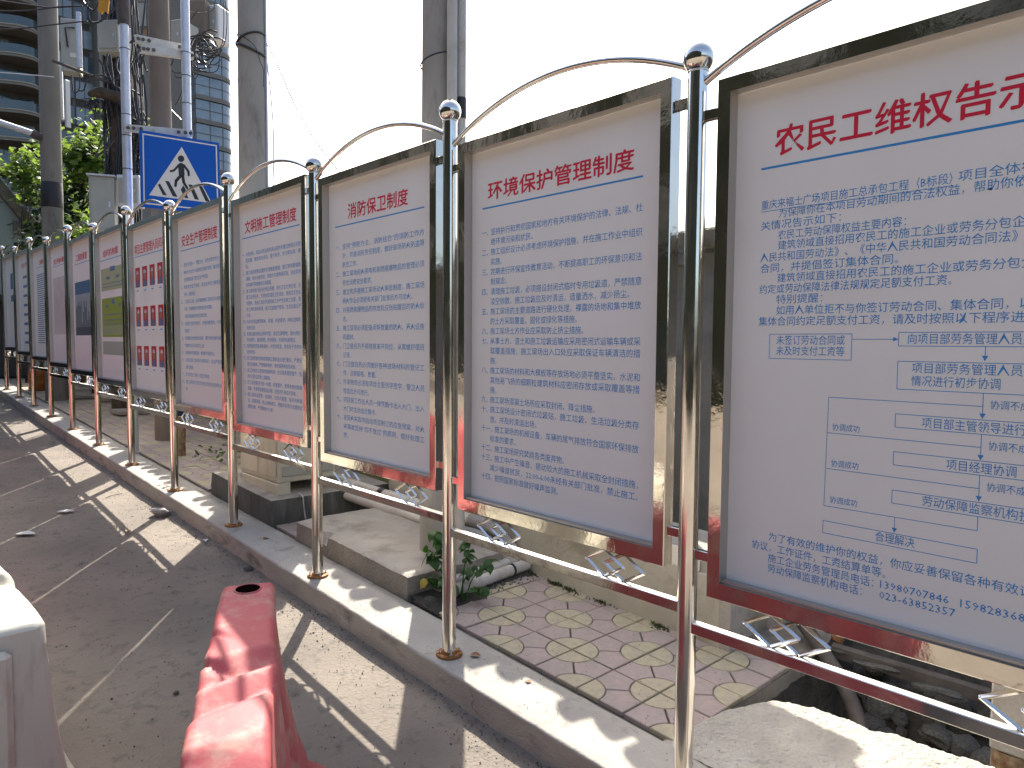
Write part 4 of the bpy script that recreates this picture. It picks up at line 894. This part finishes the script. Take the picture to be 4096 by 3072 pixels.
for fl in range(1, 17):
    z = fl*3.0
    link('balcony_slab', slabm, tower, (0,0,z)); link('slab_lip', lipm, tower, (0,0,z)); link('balcony_rail', railm, tower, (0,0,z))
    for x in (1.0,3.2,5.4,7.6):
        w_ = link('window', winl if rr.random() < .35 else winm, tower, (x,1.08,z+.55)); link('window_frame', winf, w_)
    for x in (11.3,13.3):
        w_ = link('window', winl if rr.random() < .7 else winm, tower, (x,1.08,z+.72)); link('window_frame', winf, w_); w_.scale = (1.2,1,1.02)
    link('louvre_panel', louvm, tower, (11.35,1.12,z-.2)); link('louvre_panel', louvm, tower, (13.25,1.12,z-.2))
    for x in (17.6,): w_ = link('window', winl if rr.random() < .4 else winm, tower, (x,1.08,z+.75)); link('window_frame', winf, w_)
    for x in (23.0,): w_ = link('window', winm, tower, (x,1.08,z+.75)); link('window_frame', winf, w_)
    for x in (26.3,28.2): link('bay_glass', rg, tower, (25.9,-.1,z)) if x == 26.3 else None
    link('balcony_slab', rs, tower, (25.9,-.1,z)); link('window_bar', rk, tower, (25.9,-.1,z))
    link('air_conditioner', acm, tower, (30.7,.6,z+.9))
    for x in (27.6,29.2):
        q = MB(); q.box((0,-.06,0),(.07,0,2.3)); link('mullion', q.mesh('mullion', M['towerwall']) if fl == 1 and x == 27.6 else mull, tower, (x,-1.97 if x < 29 else -1.93,z+.56)) if not (fl == 1 and x == 27.6) else None
        if fl == 1 and x == 27.6: mull = q.mesh('mullion', M['towerwall']); link('mullion', mull, tower, (x,-1.97,z+.56))
# mid-distance dark blocks that fill the street between tree and tower
t = thing('low_building', 'dark lower building behind the green tree at the street end', 'building', (1,34,G(34)))
b = MB(); b.box((-6,0,-1),(7.2,6,5.2)); b.obj('wall', M['towerwall'], t)
for i in range(6):
    w_ = link('window', winl if i%2 else winm, t, (-5+1.95*i,-.06,2.5)); link('window_frame', winf, w_)

# ------------------------------------------------------------------ shed at the street end, barrel, debris slabs
t = thing('street_end_shed', 'pale green-white shed wall with a dark steep mossy roof edge at the left border', 'shed', (-4,17,G(17)))
b = MB(); b.prism([(-2,0),(5.75,0),(5.75,1.9),(2,6.9),(-2,6.9)], 0, -3, fn=lambda u,v,h:(u,-h,v)); b.obj('wall', M['shed'], t)
b = MB(); b.prism([(1.9,7.03),(5.86,1.75),(6.04,1.84),(2.1,7.12)], .18, -3.1, fn=lambda u,v,h:(u,-h,v)); b.obj('roof_edge', M['rooftile'], t)
b = MB(); b.box((-2,-.10,0),(5.7,-.005,1.62)); b.obj('dark_base', M['sheddark'], t)
b = MB(); b.box((-2,-.35,1.6),(5.6,-.101,1.72)); b.obj('awning', M['sheddark'], t)
b = MB(); b.box((5.05,-.05,2.0),(5.25,-.002,2.4)); b.obj('window', M['sheddark'], t)
b = MB(); b.box((4.55,-.05,3.0),(4.85,-.002,3.3)); b.obj('vent_grille', M['louvre'], t)
t = thing('barrel', 'small orange-brown barrel behind the posts at the far left', 'barrel', (.46,14.1,G(14.1)))
b = MB(); b.lathe([(.155,0),(.165,.02),(.165,.12),(.170,.13),(.165,.14),(.165,.26),(.170,.27),(.165,.28),(.160,.36),(.15,.37)], n=28); b.obj('barrel_body', M['barrel'], t)
b = MB(); b.lathe([(.15,.371),(.15,.385),(0,.386)], n=28); b.obj('lid', M['galv'], t)
for i, (x,y,rz) in enumerate(((.95,10.2,.2),(1.15,11.9,-.3),(.8,12.5,.1))):
    b = MB(); b.box((-.22,-.16,0),(.22,.16,.06), ch=.008); o = b.obj('stone_slab', M['slab'], None, (x,y,G(y)+.0+.01)); o.rotation_euler = (.05,.03,rz)
    tag(o, ['loose flat stone slab lying on the far pavement nearest the trunk', 'loose flat stone slab lying by the far wall', 'loose flat stone slab lying beyond the trunk'][i], 'stone slab')

# ------------------------------------------------------------------ trees
def leafcloud(b, blobs, n, size, rr, mats=(0,1,2), wts=(5,4,3), maple=True):
    tot = sum(r[0]**2 for _,r in blobs)
    for c, (rx,ry,rz) in blobs:
        k = int(n*rx**2/tot); nc = max(3, k//14)
        for _ in range(nc):
            while True:
                p = Vector((rr.uniform(-1,1),rr.uniform(-1,1),rr.uniform(-1,1)))
                if .35 < p.length < 1: break
            cc = Vector((c[0]+p.x*rx,c[1]+p.y*ry,c[2]+p.z*rz)); mi = rr.choices(mats, wts)[0]
            for _ in range(14):
                q = cc+Vector((rr.gauss(0,1),rr.gauss(0,1),rr.gauss(0,.7)))*size*1.3
                L = size*rr.uniform(.6,1.15); a = rr.uniform(0,2*pi); tl = rr.uniform(.1,1.0)
                d = Vector((cos(a)*cos(tl),sin(a)*cos(tl),-sin(tl))); s = d.cross(Vector((rr.gauss(0,.3),rr.gauss(0,.3),1))).normalized(); nn = s.cross(d)
                prof = [(0,0),(.12,.30),(.38,.22),(.50,.46),(.72,.20),(1,0)] if maple else [(0,0),(.25,.26),(.6,.27),(1,0)]
                vs = [q+d*(L*u)+s*(L*w_)+nn*(-.10*L*abs(w_)*2) for u,w_ in prof]+[q+d*(L*u)-s*(L*w_)+nn*(-.10*L*abs(w_)*2) for u,w_ in prof[1:-1]]
                m = len(prof); left = list(range(m)); right = [0]+list(range(m,2*m-2))+[m-1]
                b.add(vs, [tuple(left), tuple(right[::-1])], mi if rr.random() < .8 else rr.choices(mats, wts)[0])
def tree(label, base, h, blobs, n, size, seed, tr=.10, lean=(0,0), wts=(5,4,3)):
    rr = random.Random(seed); t = thing('broadleaf_tree', label, 'tree', tuple(base)); B0 = Vector(base)
    b = MB(); top = Vector((lean[0],lean[1],h))
    b.tube([(0,0,-.1),tuple(top*.4+Vector((.05,.03,0))),tuple(top*.75),tuple(top)], [tr,tr*.8,tr*.55,tr*.25], 10); b.obj('trunk', M['bark'], t)
    for c, r in blobs:
        c_ = Vector(c)-B0; z0 = top*max(.3,min(.8,(c_.z-1.0)/max(h,.1)))
        b = MB(); b.tube([tuple(z0),tuple((z0+c_)/2+Vector((0,0,.1))),tuple(c_),tuple(c_+Vector((rr.gauss(0,.3)*r[0],rr.gauss(0,.3)*r[0],.6*r[2])))], [tr*.35,tr*.25,tr*.14,tr*.05], 6); b.obj('limb', M['bark'], t)
    b = MB(); leafcloud(b, [(tuple(Vector(c)-B0), r) for c,r in blobs], n, size, rr, wts=wts); tag(b.obj('crown', M['leafs'][:3], t), None, None, kind='stuff')
    return t
def BL(x, y, d, rx, rz, ry=None): return (tuple(at(x,y,d)), (rx, ry or rx, rz))
tree('bright green broadleaf tree behind the poles with large lobed leaves', (1.45,15.6,G(15.6)), 4.6,
     [BL(412,545,14.5,.20,.22), BL(395,610,14.3,.34,.28), BL(330,640,14.2,.38,.30), BL(430,680,14.2,.30,.30), BL(270,610,14.4,.25,.16)], 1500, .15, 4, wts=(9,4,1))
tree('small leafy tree left of the tall banded pole', (.55,15.9,G(15.9)), 3.4, [BL(105,660,15.0,.32,.22), BL(120,720,15.0,.28,.26), BL(90,700,15.2,.15,.2), BL(150,745,15,.25,.3)], 700, .15, 8, tr=.04, wts=(6,5,2))
tree('dark green tree mass behind the board tops between the pole and grey box', (1.2,15.0,G(15)), 3.0, [BL(290,790,14.6,.55,.40), BL(300,900,14.4,.60,.45), BL(250,990,14.2,.7,.3), BL(400,980,13.5,.55,.25)], 3400, .14, 12, tr=.035, wts=(1,4,9))
tree('low sprig of bright leaves just above the boards left of the grey box', (1.0,12.6,G(12.6)), 2.4, [BL(300,855,12.2,.16,.07), BL(330,900,12.0,.22,.10), BL(385,945,11.6,.16,.05)], 170, .15, 15, tr=.03, wts=(9,2,0))
tree('shaded leaves between the trunk and the crossing sign', (1.5,12.2,G(12.2)), 4.2, [BL(545,590,11.5,.16,.5), BL(470,560,12.5,.22,.4)], 500, .13, 19, tr=.05, wts=(5,5,3))

# ------------------------------------------------------------------ plant at the slab
rr = random.Random(31)
LF = []
for k in range(3):
    b = MB(); L = 1.0; pr = [(0,0),(.10,.20),(.28,.36),(.48,.38),(.70,.26),(.88,.10),(1,0)]; 
    mid = [(u, 0, .10*sin(u*pi)-.28*u*u*(1+.3*k)) for u,_ in pr]; lf = [(u, w_*(1+.08*sin(9*u+k)), .10*sin(u*pi)-.28*u*u*(1+.3*k)-.14*w_+.03*sin(14*u+k)) for u,w_ in pr]; rt_ = [(u,-w_*(1+.08*cos(8*u+k)),.10*sin(u*pi)-.28*u*u*(1+.3*k)-.14*w_+.03*cos(13*u+k)) for u,w_ in pr]
    n = len(pr); b.add(mid+lf+rt_, [(i,i+1,n+i+1,n+i) for i in range(n-1)]+[(2*n+i,2*n+i+1,i+1,i) for i in range(n-1)], 0, True); LF.append(b.mesh('leaf', M['leafs'][3]))
bY = MB(); bY.v = [tuple(v.co) for v in LF[1].vertices]; bY.f = [tuple(p.vertices) for p in LF[1].polygons]; bY.m = [0]*len(bY.f); bY.sm = [True]*len(bY.f); LFY = bY.mesh('leaf', M['leafs'][4])
plant = thing('broadleaf_plant', 'leafy green plant growing beside the pale slab behind the second post', 'plant', (.42,1.80,G(1.8)))
stems = [((0,0),(-.06,.10,.40)),((.02,.02),(-.10,.14,.30)),((0,0),(.02,.16,.36)),((.03,-.04),(.10,-.04,.34)),((.05,-.05),(.20,-.10,.22)),((0,-.02),(-.08,.02,.20)),((.05,0),(.16,.02,.16)),((-.02,.03),(-.13,.10,.14)),((.02,-.05),(.10,-.16,.10)),((-.02,.0),(-.05,-.05,.12))]
for (sx,sy),(ex,ey,ez) in stems:
    P = smoothpts([(sx,sy,-.01),((sx*.6+ex*.3),(sy*.6+ey*.3),ez*.55),(ex,ey,ez)],5); b = MB(); b.tube([tuple(p) for p in P], [.0055-.0035*i/(len(P)-1) for i in range(len(P))], 6); b.obj('stem', M['leafs'][3], plant)
    for q in range(15 if ez > .25 else 9):
        p = P[-1].lerp(P[len(P)//2], rr.random()*.75) if q else P[-1]
        me = LFY if rr.random() < .09 and ez < .2 else LF[rr.randrange(3)]
        o = link('leaf', me, plant, tuple(p)); s = rr.uniform(.035,.088); o.scale = (s,s,s); o.rotation_euler = (rr.gauss(0,.35), rr.uniform(-.1,.75), rr.uniform(0,2*pi))
weed = thing('creeping_weed', 'small low weeds growing behind the far plinth by the rusty post', 'weed', (.95,6.4,G(6.4)))
for q in range(60):
    o = link('leaf', LF[q%3], weed, (rr.gauss(0,.18), rr.gauss(0,.45), abs(rr.gauss(0,.05)))); s = rr.uniform(.04,.08); o.scale = (s,s,s); o.rotation_euler = (rr.gauss(0,.4), rr.uniform(-.9,.5), rr.uniform(0,6.28))
weed = thing('creeping_weed', 'small weed on the back of the slab under the pipes', 'weed', (1.03,3.05,G(3.05)+.1))
for q in range(40):
    o = link('leaf', LF[q%3], weed, (rr.gauss(0,.04), rr.gauss(0,.10), abs(rr.gauss(0,.09)))); s = rr.uniform(.02,.04); o.scale = (s,s,s); o.rotation_euler = (rr.gauss(0,.4), rr.uniform(-.9,.5), rr.uniform(0,6.28))

# ------------------------------------------------------------------ pit contents
from mathutils import noise as mnoise
def rockmesh(seed, m, name='rubble_stone', flat=.7):
    bm_ = MB(); rr_ = random.Random(seed); n1, n2 = 7, 10; vs = []
    for i in range(n1+1):
        for k in range(n2):
            th = pi*i/n1; ph = 2*pi*k/n2; v = Vector((sin(th)*cos(ph), sin(th)*sin(ph), cos(th)))
            r = 1+.45*mnoise.noise(v*1.3+Vector((seed,0,0)))+.15*mnoise.noise(v*4+Vector((0,seed,0)))
            r = min(r, 1.02/max(.2,max(abs(v.x),abs(v.y)*1.1,abs(v.z)*1.2))); vs.append((v.x*r, v.y*r, v.z*r*flat))
    fs = [(i*n2+k, (i+1)*n2+k, (i+1)*n2+(k+1)%n2, i*n2+(k+1)%n2) for i in range(n1) for k in range(n2)]
    bm_.add(vs, fs); return bm_.mesh(name, m)
RK = [rockmesh(s, M['rock']) for s in range(5)]; RKB = rockmesh(9, M['brick'])
rr = random.Random(44)
rlab = 'dark rubble stone lying in the open pit under the nearest board'
for i in range(120):
    x = rr.uniform(.98,1.74); y = rr.uniform(-1.35,.12); z = G(y)-.40+.10*noise2(x,y,3)+(max(0,x-1.35)*.75)+.02; s = rr.choice((rr.uniform(.02,.05),rr.uniform(.04,.095)))
    o = link('rubble_stone', RK[i%5], None, (x,y,z)); o.scale = (s,s*rr.uniform(.7,1.3),s); o.rotation_euler = (rr.uniform(-.5,.5),rr.uniform(-.5,.5),rr.uniform(0,6.3)); tag(o, rlab, 'stone', 'rubble stones in the pit')
for i, (x,y,z,s,lab) in enumerate(((1.58,-.06,-.02,.07,'long flat stone slab in the pit just below the iron angle'),(1.60,-.32,-.05,.06,'pinkish flat stone in the pit near the concrete post'),(1.52,.10,.02,.03,'grey oval pebble at the back edge of the pit'))):
    o = link('rubble_stone', RK[i], None, (x,y,z)); o.scale = (s*1.1,s*1.9,s*.5); o.rotation_euler = (0,.2,.2); tag(o, lab, 'stone')
for i, (x,y,z,s) in enumerate(((1.60,.14,.045,.028),(1.66,.22,.05,.020))):
    o = link('brick_lump', RKB, None, (x,y,z)); o.scale = (s,s*1.2,s); tag(o, ['orange-brown brick lump at the back edge of the pit', 'smaller orange-brown brick lump farther back at the pit edge'][i], 'brick')
b = MB(); A, B_ = Vector((1.50,.13,.035)), Vector((1.66,-.62,-.02)); d = (B_-A).normalized(); s_ = Vector((1,.2,0)).normalized()
for (o1, o2, z0, z1) in ((0,.055,0,.006),(0,.006,-.05,0)):
    vs = [A+s_*o1+Vector((0,0,z0)),B_+s_*o1+Vector((0,0,z0)),B_+s_*o2+Vector((0,0,z0)),A+s_*o2+Vector((0,0,z0)),A+s_*o1+Vector((0,0,z1)),B_+s_*o1+Vector((0,0,z1)),B_+s_*o2+Vector((0,0,z1)),A+s_*o2+Vector((0,0,z1))]
    b.add(vs, [(3,2,1,0),(4,5,6,7),(0,1,5,4),(1,2,6,5),(2,3,7,6),(3,0,4,7)])
tag(b.obj('angle_iron', M['ironold']), 'long grey iron angle bar lying along the back of the pit', 'iron bar')
b = MB(); b.tube([tuple(p) for p in smoothpts([(1.66,.42,.12),(1.50,.20,.03),(1.38,.02,-.07),(1.30,-.10,-.22),(1.24,-.20,-.45)],6)], .035, 16)
tag(b.obj('iron_pipe', M['ironold']), 'bent dark iron pipe leaning down into the pit', 'pipe')
t = thing('concrete_post', 'square weathered concrete post with a rusty crumbling foot in the pit', 'post', (1.16,-.70,-.45))
b = MB(); b.tube([(.04,.0,0),(.04,.0,.44)], [.085,.075], 14); b.obj('crumbling_foot', M['rustpole'], t)
b = MB(); b.box((-.03,-.07,.441),(.11,.07,1.9), ch=.008); b.obj('shaft', M['slab'], t)

# ------------------------------------------------------------------ water barriers
def interp(kp, s, lin=False):
    if s <= kp[0][0]: return kp[0][1]
    for (a,va),(c,vc) in zip(kp[:-1],kp[1:]):
        if s <= c: u = (s-a)/(c-a); u = u if lin else u*u*(3-2*u); return va+(vc-va)*u
    return kp[-1][1]
def barrier(label, loc, rz, L, m, Hk, Wk, dent=(), seed=0, hole=True, group='red and white plastic road barriers', flare=.14, skew=0, lin=False):
    """length runs along -Y from the far end at the origin"""
    t = thing('water_barrier', label, 'road barrier', loc, group, rz)
    b = MB(); n = 150; nt = 14; ns = 22
    rows = []
    for j in range(n+1):
        s = L*j/n; wt = interp(Wk, s, lin); row = []
        sw = max(0,min(1,(s-.38)/.1,(.98-s)/.1))*skew
        def HH(x): return (interp(Hk, s+sw*x-.005, lin)+interp(Hk, s+sw*x+.005, lin)+interp(Hk, s+sw*x, lin))/3
        H = HH(0)
        endf = min(1, (min(s, L-s)/.018)); er = .018*(1-sqrt(max(0,1-(1-endf)**2)))
        fl = .030*(.5+.5*cos(2*pi*s/.37))**3
        for k in range(ns+1):                    # left side upward
            u = k/ns; z = HH(-wt)*u; wz = wt+flare*(1-u)**1.5+(.055 if u < .13 else 0)*(1-max(0,(u-.10)/.03))
            if .2 < u < .85: wz -= fl*sin(pi*(u-.2)/.65)
            row.append([-(wz-er), z-er*(u>.9)])
        row[-1][0] += .010; row[-1][1] -= .001; row[-2][1] = HH(-wt)-.014
        for k in range(1, nt): xx = -wt+.010+(2*wt-.020)*k/nt; row.append([xx, HH(xx)-er+.001*sin(pi*k/nt)])
        for k in range(ns, -1, -1):
            a = row[k]; row.append([-a[0], a[1]*HH(wt)/HH(-wt)])
        for p in row:
            x, z = p
            for (dx,ds,dz,rad,dep,kx) in dent:
                q = exp_((x-dx)**2/rad**2+(s-ds-kx*(x-dx))**2/(rad*.35)**2+(z-dz)**2/(rad*1.1)**2)
                z -= dep*q; x += (.45*dep*q)*(-1 if dx > 0 else 1)
            nz = noise2(x*4+seed, s*4+z*3, 1.3)*.003
            rows.append((x+nz, -s, z+nz))
    m_ = 2*(ns+1)+nt-1
    b.add(rows, [(j*m_+i, j*m_+i+1, (j+1)*m_+i+1, (j+1)*m_+i) for j in range(n) for i in range(m_-1)][::1], 0, True)
    b.add(rows[:m_], [tuple(range(m_))[::-1]]); b.add(rows[-m_:], [tuple(range(m_))])
    b.f = [f[::-1] for f in b.f]
    b.obj('barrier_body', m, t)
    if hole:
        H = interp(Hk,.062); b = MB(); b.lathe([(.046,.0015),(.045,.006),(.041,.006),(.040,.0018),(0,.0017)][:4], (0,-.062,H-.001), 32); b.obj('filler_rim', m, t)
        b = MB(); b.lathe([(.0398,.0045),(.0,.0046)], (0,-.062,H-.001), 32); b.obj('filler_shade_disc', M['hole'], t)  # black disc on the closed top stands in for the hole's inner shade
    return t
def exp_(q): return math.exp(-min(q,50))
Hred = [(0,.80),(.115,.80),(.14,.792),(.46,.772),(.545,.734),(.635,.782),(.648,.777),(.72,.748),(.79,.788),(.80,.789),(.93,.785),(.95,.778),(1.08,.712),(1.16,.705),(1.19,.742),(1.5,.745)]
Wred = [(0,.084),(.11,.086),(.15,.090),(.40,.090),(.50,.100),(.60,.104),(.70,.094),(1.0,.094),(1.5,.098)]
rbx, rby = -1.018, 1.115
rb = barrier('crumpled faded red plastic barrier with an oval filler hole in the foreground', (rbx-.005,rby+.03,-.108), -radians(25.5), 1.5, M['redp'], Hred, Wred,
        dent=((-.088,.50,.73,.050,.038,.6),(-.075,.34,.77,.030,.014,1.0)), seed=3, skew=.5, lin=True)
rb.rotation_euler.x = SL
Hw = [(0,.80),(.10,.80),(.30,.74),(.52,.80),(.60,.80),(.70,.735),(.95,.80),(1.02,.80),(1.06,.745),(1.42,.80),(1.7,.80)]
Hv = [(0,.79),(.10,.79),(.30,.74),(.60,.80),(.66,.80),(.70,.75),(1.14,.79),(1.19,.79),(1.23,.745),(1.45,.775),(1.7,.772)]
Ww = [(0,.11),(.62,.115),(.65,.130),(1.18,.134),(1.21,.150),(1.7,.165)]
wbr = barrier('dirty white plastic barrier cut off by the lower left corner', (-1.795,2.93,-.010), 0, 1.70, M['whitep'], Hv, Ww, seed=8, hole=False, lin=True, flare=.10)
wbr.rotation_euler.x = SL
b = MB(); b.box((-.165,-1.735,.33),(.075,-1.695,.715), ch=.018); b.obj('end_boss', M['whitep'], wbr)
for i, (y, m_, lab) in enumerate(((4.85,'redp','red plastic barrier reflected in the steel frames, beyond the white one'),(6.4,'whitep','white plastic barrier reflected in the frames, between two red ones'),(8.1,'redp','red plastic barrier farther up the street, reflected in the steel posts'),(9.9,'redp','farthest red plastic barrier, reflected in the distant frames'))):
    barrier(lab, (-2.0,y,G(y)-.145), 0, 1.7 if i != 1 else 1.45, M[m_], Hw, Ww, seed=i)

# ------------------------------------------------------------------ debris
def leafthing(name, m, loc, s, rz, label, cat, curl=.35):
    b = MB(); pr = [(0,0),(.2,.22),(.5,.30),(.8,.18),(1,0)]; n = len(pr)
    mid = [(u,0,curl*u*(1-u)) for u,_ in pr]; A = [(u,w_,curl*u*(1-u)+curl*w_*.9) for u,w_ in pr]; B_ = [(u,-w_,curl*u*(1-u)+curl*w_*.7) for u,w_ in pr]
    b.add(mid+A+B_, [(i,i+1,n+i+1,n+i) for i in range(n-1)]+[(2*n+i,2*n+i+1,i+1,i) for i in range(n-1)], 0, True); o = b.obj(name, m, None, loc); o.scale = (s,s,s); o.rotation_euler.z = rz; return tag(o, label, cat)
def onground(x, y, h=-.131): return (x, y, G(y)+h)
leafthing('dead_leaf', M['deadleaf'], onground(.065,1.225,.004), .055, -.9, 'curled red-brown dead leaf beside the rusty flange of the second post', 'leaf', .5)
leafthing('dead_leaf', M['deadleaf'], onground(.03,3.45,.004), .05, .4, 'flat brown leaf on the kerb between the third and fourth posts', 'leaf')
leafthing('dead_leaf', M['deadleaf'], onground(.12,.86,.004), .035, 2.2, 'small brown leaf on the kerb near the shadow edge', 'leaf')
leafthing('dead_leaf', M['deadleaf'], onground(-.55,4.55,-.12), .07, 1.2, 'dark brown leaf lying on the sunlit road near the kerb', 'leaf', .6)
for i, (x,y,s) in enumerate(((-.05,5.30,.05),(-.02,5.36,.045),(-.08,5.33,.04),(-.04,5.38,.05))):
    leafthing('dead_leaf', M['deadleaf'], onground(x,y,.006+.008*i), s, i*1.7, ['lowest crumpled leaf of the small clump at the post right of the portraits', 'far leaf of the small clump beside the post right of the portraits','street-side leaf of the small clump beside the post right of the portraits','topmost curled leaf of the small clump by the post next to the portraits'][i], 'leaf', .8)
leafthing('paper_scrap', M['paper'], onground(-.84,5.50,-.125), .13, -.4, 'crumpled pale scrap on the shaded road, the upper one', 'scrap', .15)
leafthing('paper_scrap', M['paper'], onground(-1.19,5.02,-.125), .15, -.7, 'long pale scrap on the shaded road near the left border', 'scrap', .12)
leafthing('paper_scrap', M['paper'], onground(-.16,4.02,-.122), .06, 1.4, 'small white scrap in the gutter by the kerb', 'scrap', .5)
bg_ = link('plastic_bag', rockmesh(21, M['bag'], 'plastic_bag', .75), None, onground(-.20,4.93,-.10)); bg_.scale = (.055,.085,.06); bg_.rotation_euler.z = .4
tag(bg_, 'crumpled grey plastic bag lying in the gutter against the kerb', 'bag')
for i, (x,y,s,lab) in enumerate(((.31,1.86,.035,'pale rubble lump at the corner of the slab by the plant'),(.36,1.76,.03,'smaller rubble lump between the slab corner and the post'),(-1.02,1.98,.012,'dark bottle-cap sized stone on the shaded road'),(-.14,3.3,.03,'dark clod in the gutter right of the white scrap'))):
    o = link('rubble_stone', RK[i], None, onground(x,y,.01 if x > 0 else -.125)); o.scale = (s,s*1.4,s*.8); o.rotation_euler.z = i; tag(o, lab, 'stone')
tag(one('twig', lambda b: b.tube([(0,0,0),(.07,.05,.008),(.16,.09,.004)], .003, 5), M['bark'], None, onground(-.42,5.75,-.122)), 'thin dry twig on the shaded road near the kerb', 'twig')
b = MB(); rr = random.Random(77); mi_ = 0
for i in range(5200):
    if rr.random() < .55: x = -.10-abs(rr.gauss(0,.10)); y = rr.uniform(-1,13)
    else: x = rr.uniform(-1.9,-.12); y = rr.uniform(-.6,8)
    z = G(y)-.131+.006*noise2(x,y,1.7)+.004*noise2(x,y,6); s = rr.uniform(.0015,.0052)*(1.5 if rr.random() < .06 else 1); a = rr.uniform(0,6.3)
    if x > -.25: z += .010
    p = [(x+s*cos(a+k*2.1)*rr.uniform(.6,1.2), y+s*sin(a+k*2.1)*rr.uniform(.6,1.4), z-.001) for k in range(3)]; b.add(p+[(x,y,z+s*.9)], [(0,1,3),(1,2,3),(2,0,3)], rr.choice((0,0,1)))
tag(b.obj('grit', [M['dirt'], M['rock']]), 'dark grit and pebbles scattered over the road and gutter', 'grit', kind='stuff')
b = MB()
for i in range(1500):
    x = rr.uniform(-.09,.95); y = rr.uniform(-.9,4.5) if rr.random() < .8 else rr.uniform(4,12)
    if x > .5 and y < .2: continue
    z = G(y)+(.004 if x < .22 else -.002); s = rr.uniform(.001,.0032); a = rr.uniform(0,6.3)
    if x > .22 and y < .2: z += .012
    p = [(x+s*cos(a+k*2.1), y+s*sin(a+k*2.1), z-.001) for k in range(3)]; b.add(p+[(x,y,z+s)], [(0,1,3),(1,2,3),(2,0,3)], 0)
for i in range(900):       # soil crumbs round the plant and pipes
    x = rr.gauss(.62,.20); y = 1.90+rr.gauss(0,.05)-.12*(x-.6); z = G(y); s = rr.uniform(.003,.011); a = rr.uniform(0,6.3)
    if x < .25 or x > 1.08: continue
    p = [(x+s*cos(a+k*2.1), y+s*sin(a+k*2.1), z-.002) for k in range(3)]; b.add(p+[(x,y,z+s)], [(0,1,3),(1,2,3),(2,0,3)], 0)
tag(b.obj('crumbs', [M['rock']]), 'loose crumbs of mortar and soil on the kerb and paving', 'crumbs', kind='stuff')
b = MB(); slopeplate(b, .24, 1.08, 1.78, 1.965, .012, .05); b2 = MB()
def soil():
    b = MB(); nx, ny = 26, 12
    for j in range(ny+1):
        for i in range(nx+1):
            x = .225+.87*i/nx; y = 1.98-(.26 if x < .62 else .16)*j/ny+.03*noise2(x,0,7); e = 1-abs(2*j/ny-1)
            b.v.append((x,y,G(y)-.006+.030*sqrt(max(0,1-j/ny))+.012*noise2(x,y,16)*min(1,3*(1-j/ny)+.2)))
    m = nx+1
    for j in range(ny):
        for i in range(nx): b.f.append((j*m+i,(j+1)*m+i,(j+1)*m+i+1,j*m+i+1)); b.m.append(0); b.sm.append(True)
    return struct(b.obj('soil_ground', M['dirt']))
soil()

# ------------------------------------------------------------------ the other side of the street (seen in the polished steel)
t = thing('street_building', 'dark building row across the street, mirrored in the steel frames', 'building', (-12,-16,-1.2))
b = MB(); b.box((-8,0,0),(0,95,11.6)); b.obj('wall', M['facade'], t)
wb = MB(); wb.box((0,0,0),(.08,1.6,1.5)); wm = wb.mesh('window', mat('street_glass', (.006,.009,.010), .25, spec=.3))
for fl in range(3):
    for i in range(28): link('window', wm, t, (.001,1.5+3.2*i,1.8+3.1*fl))
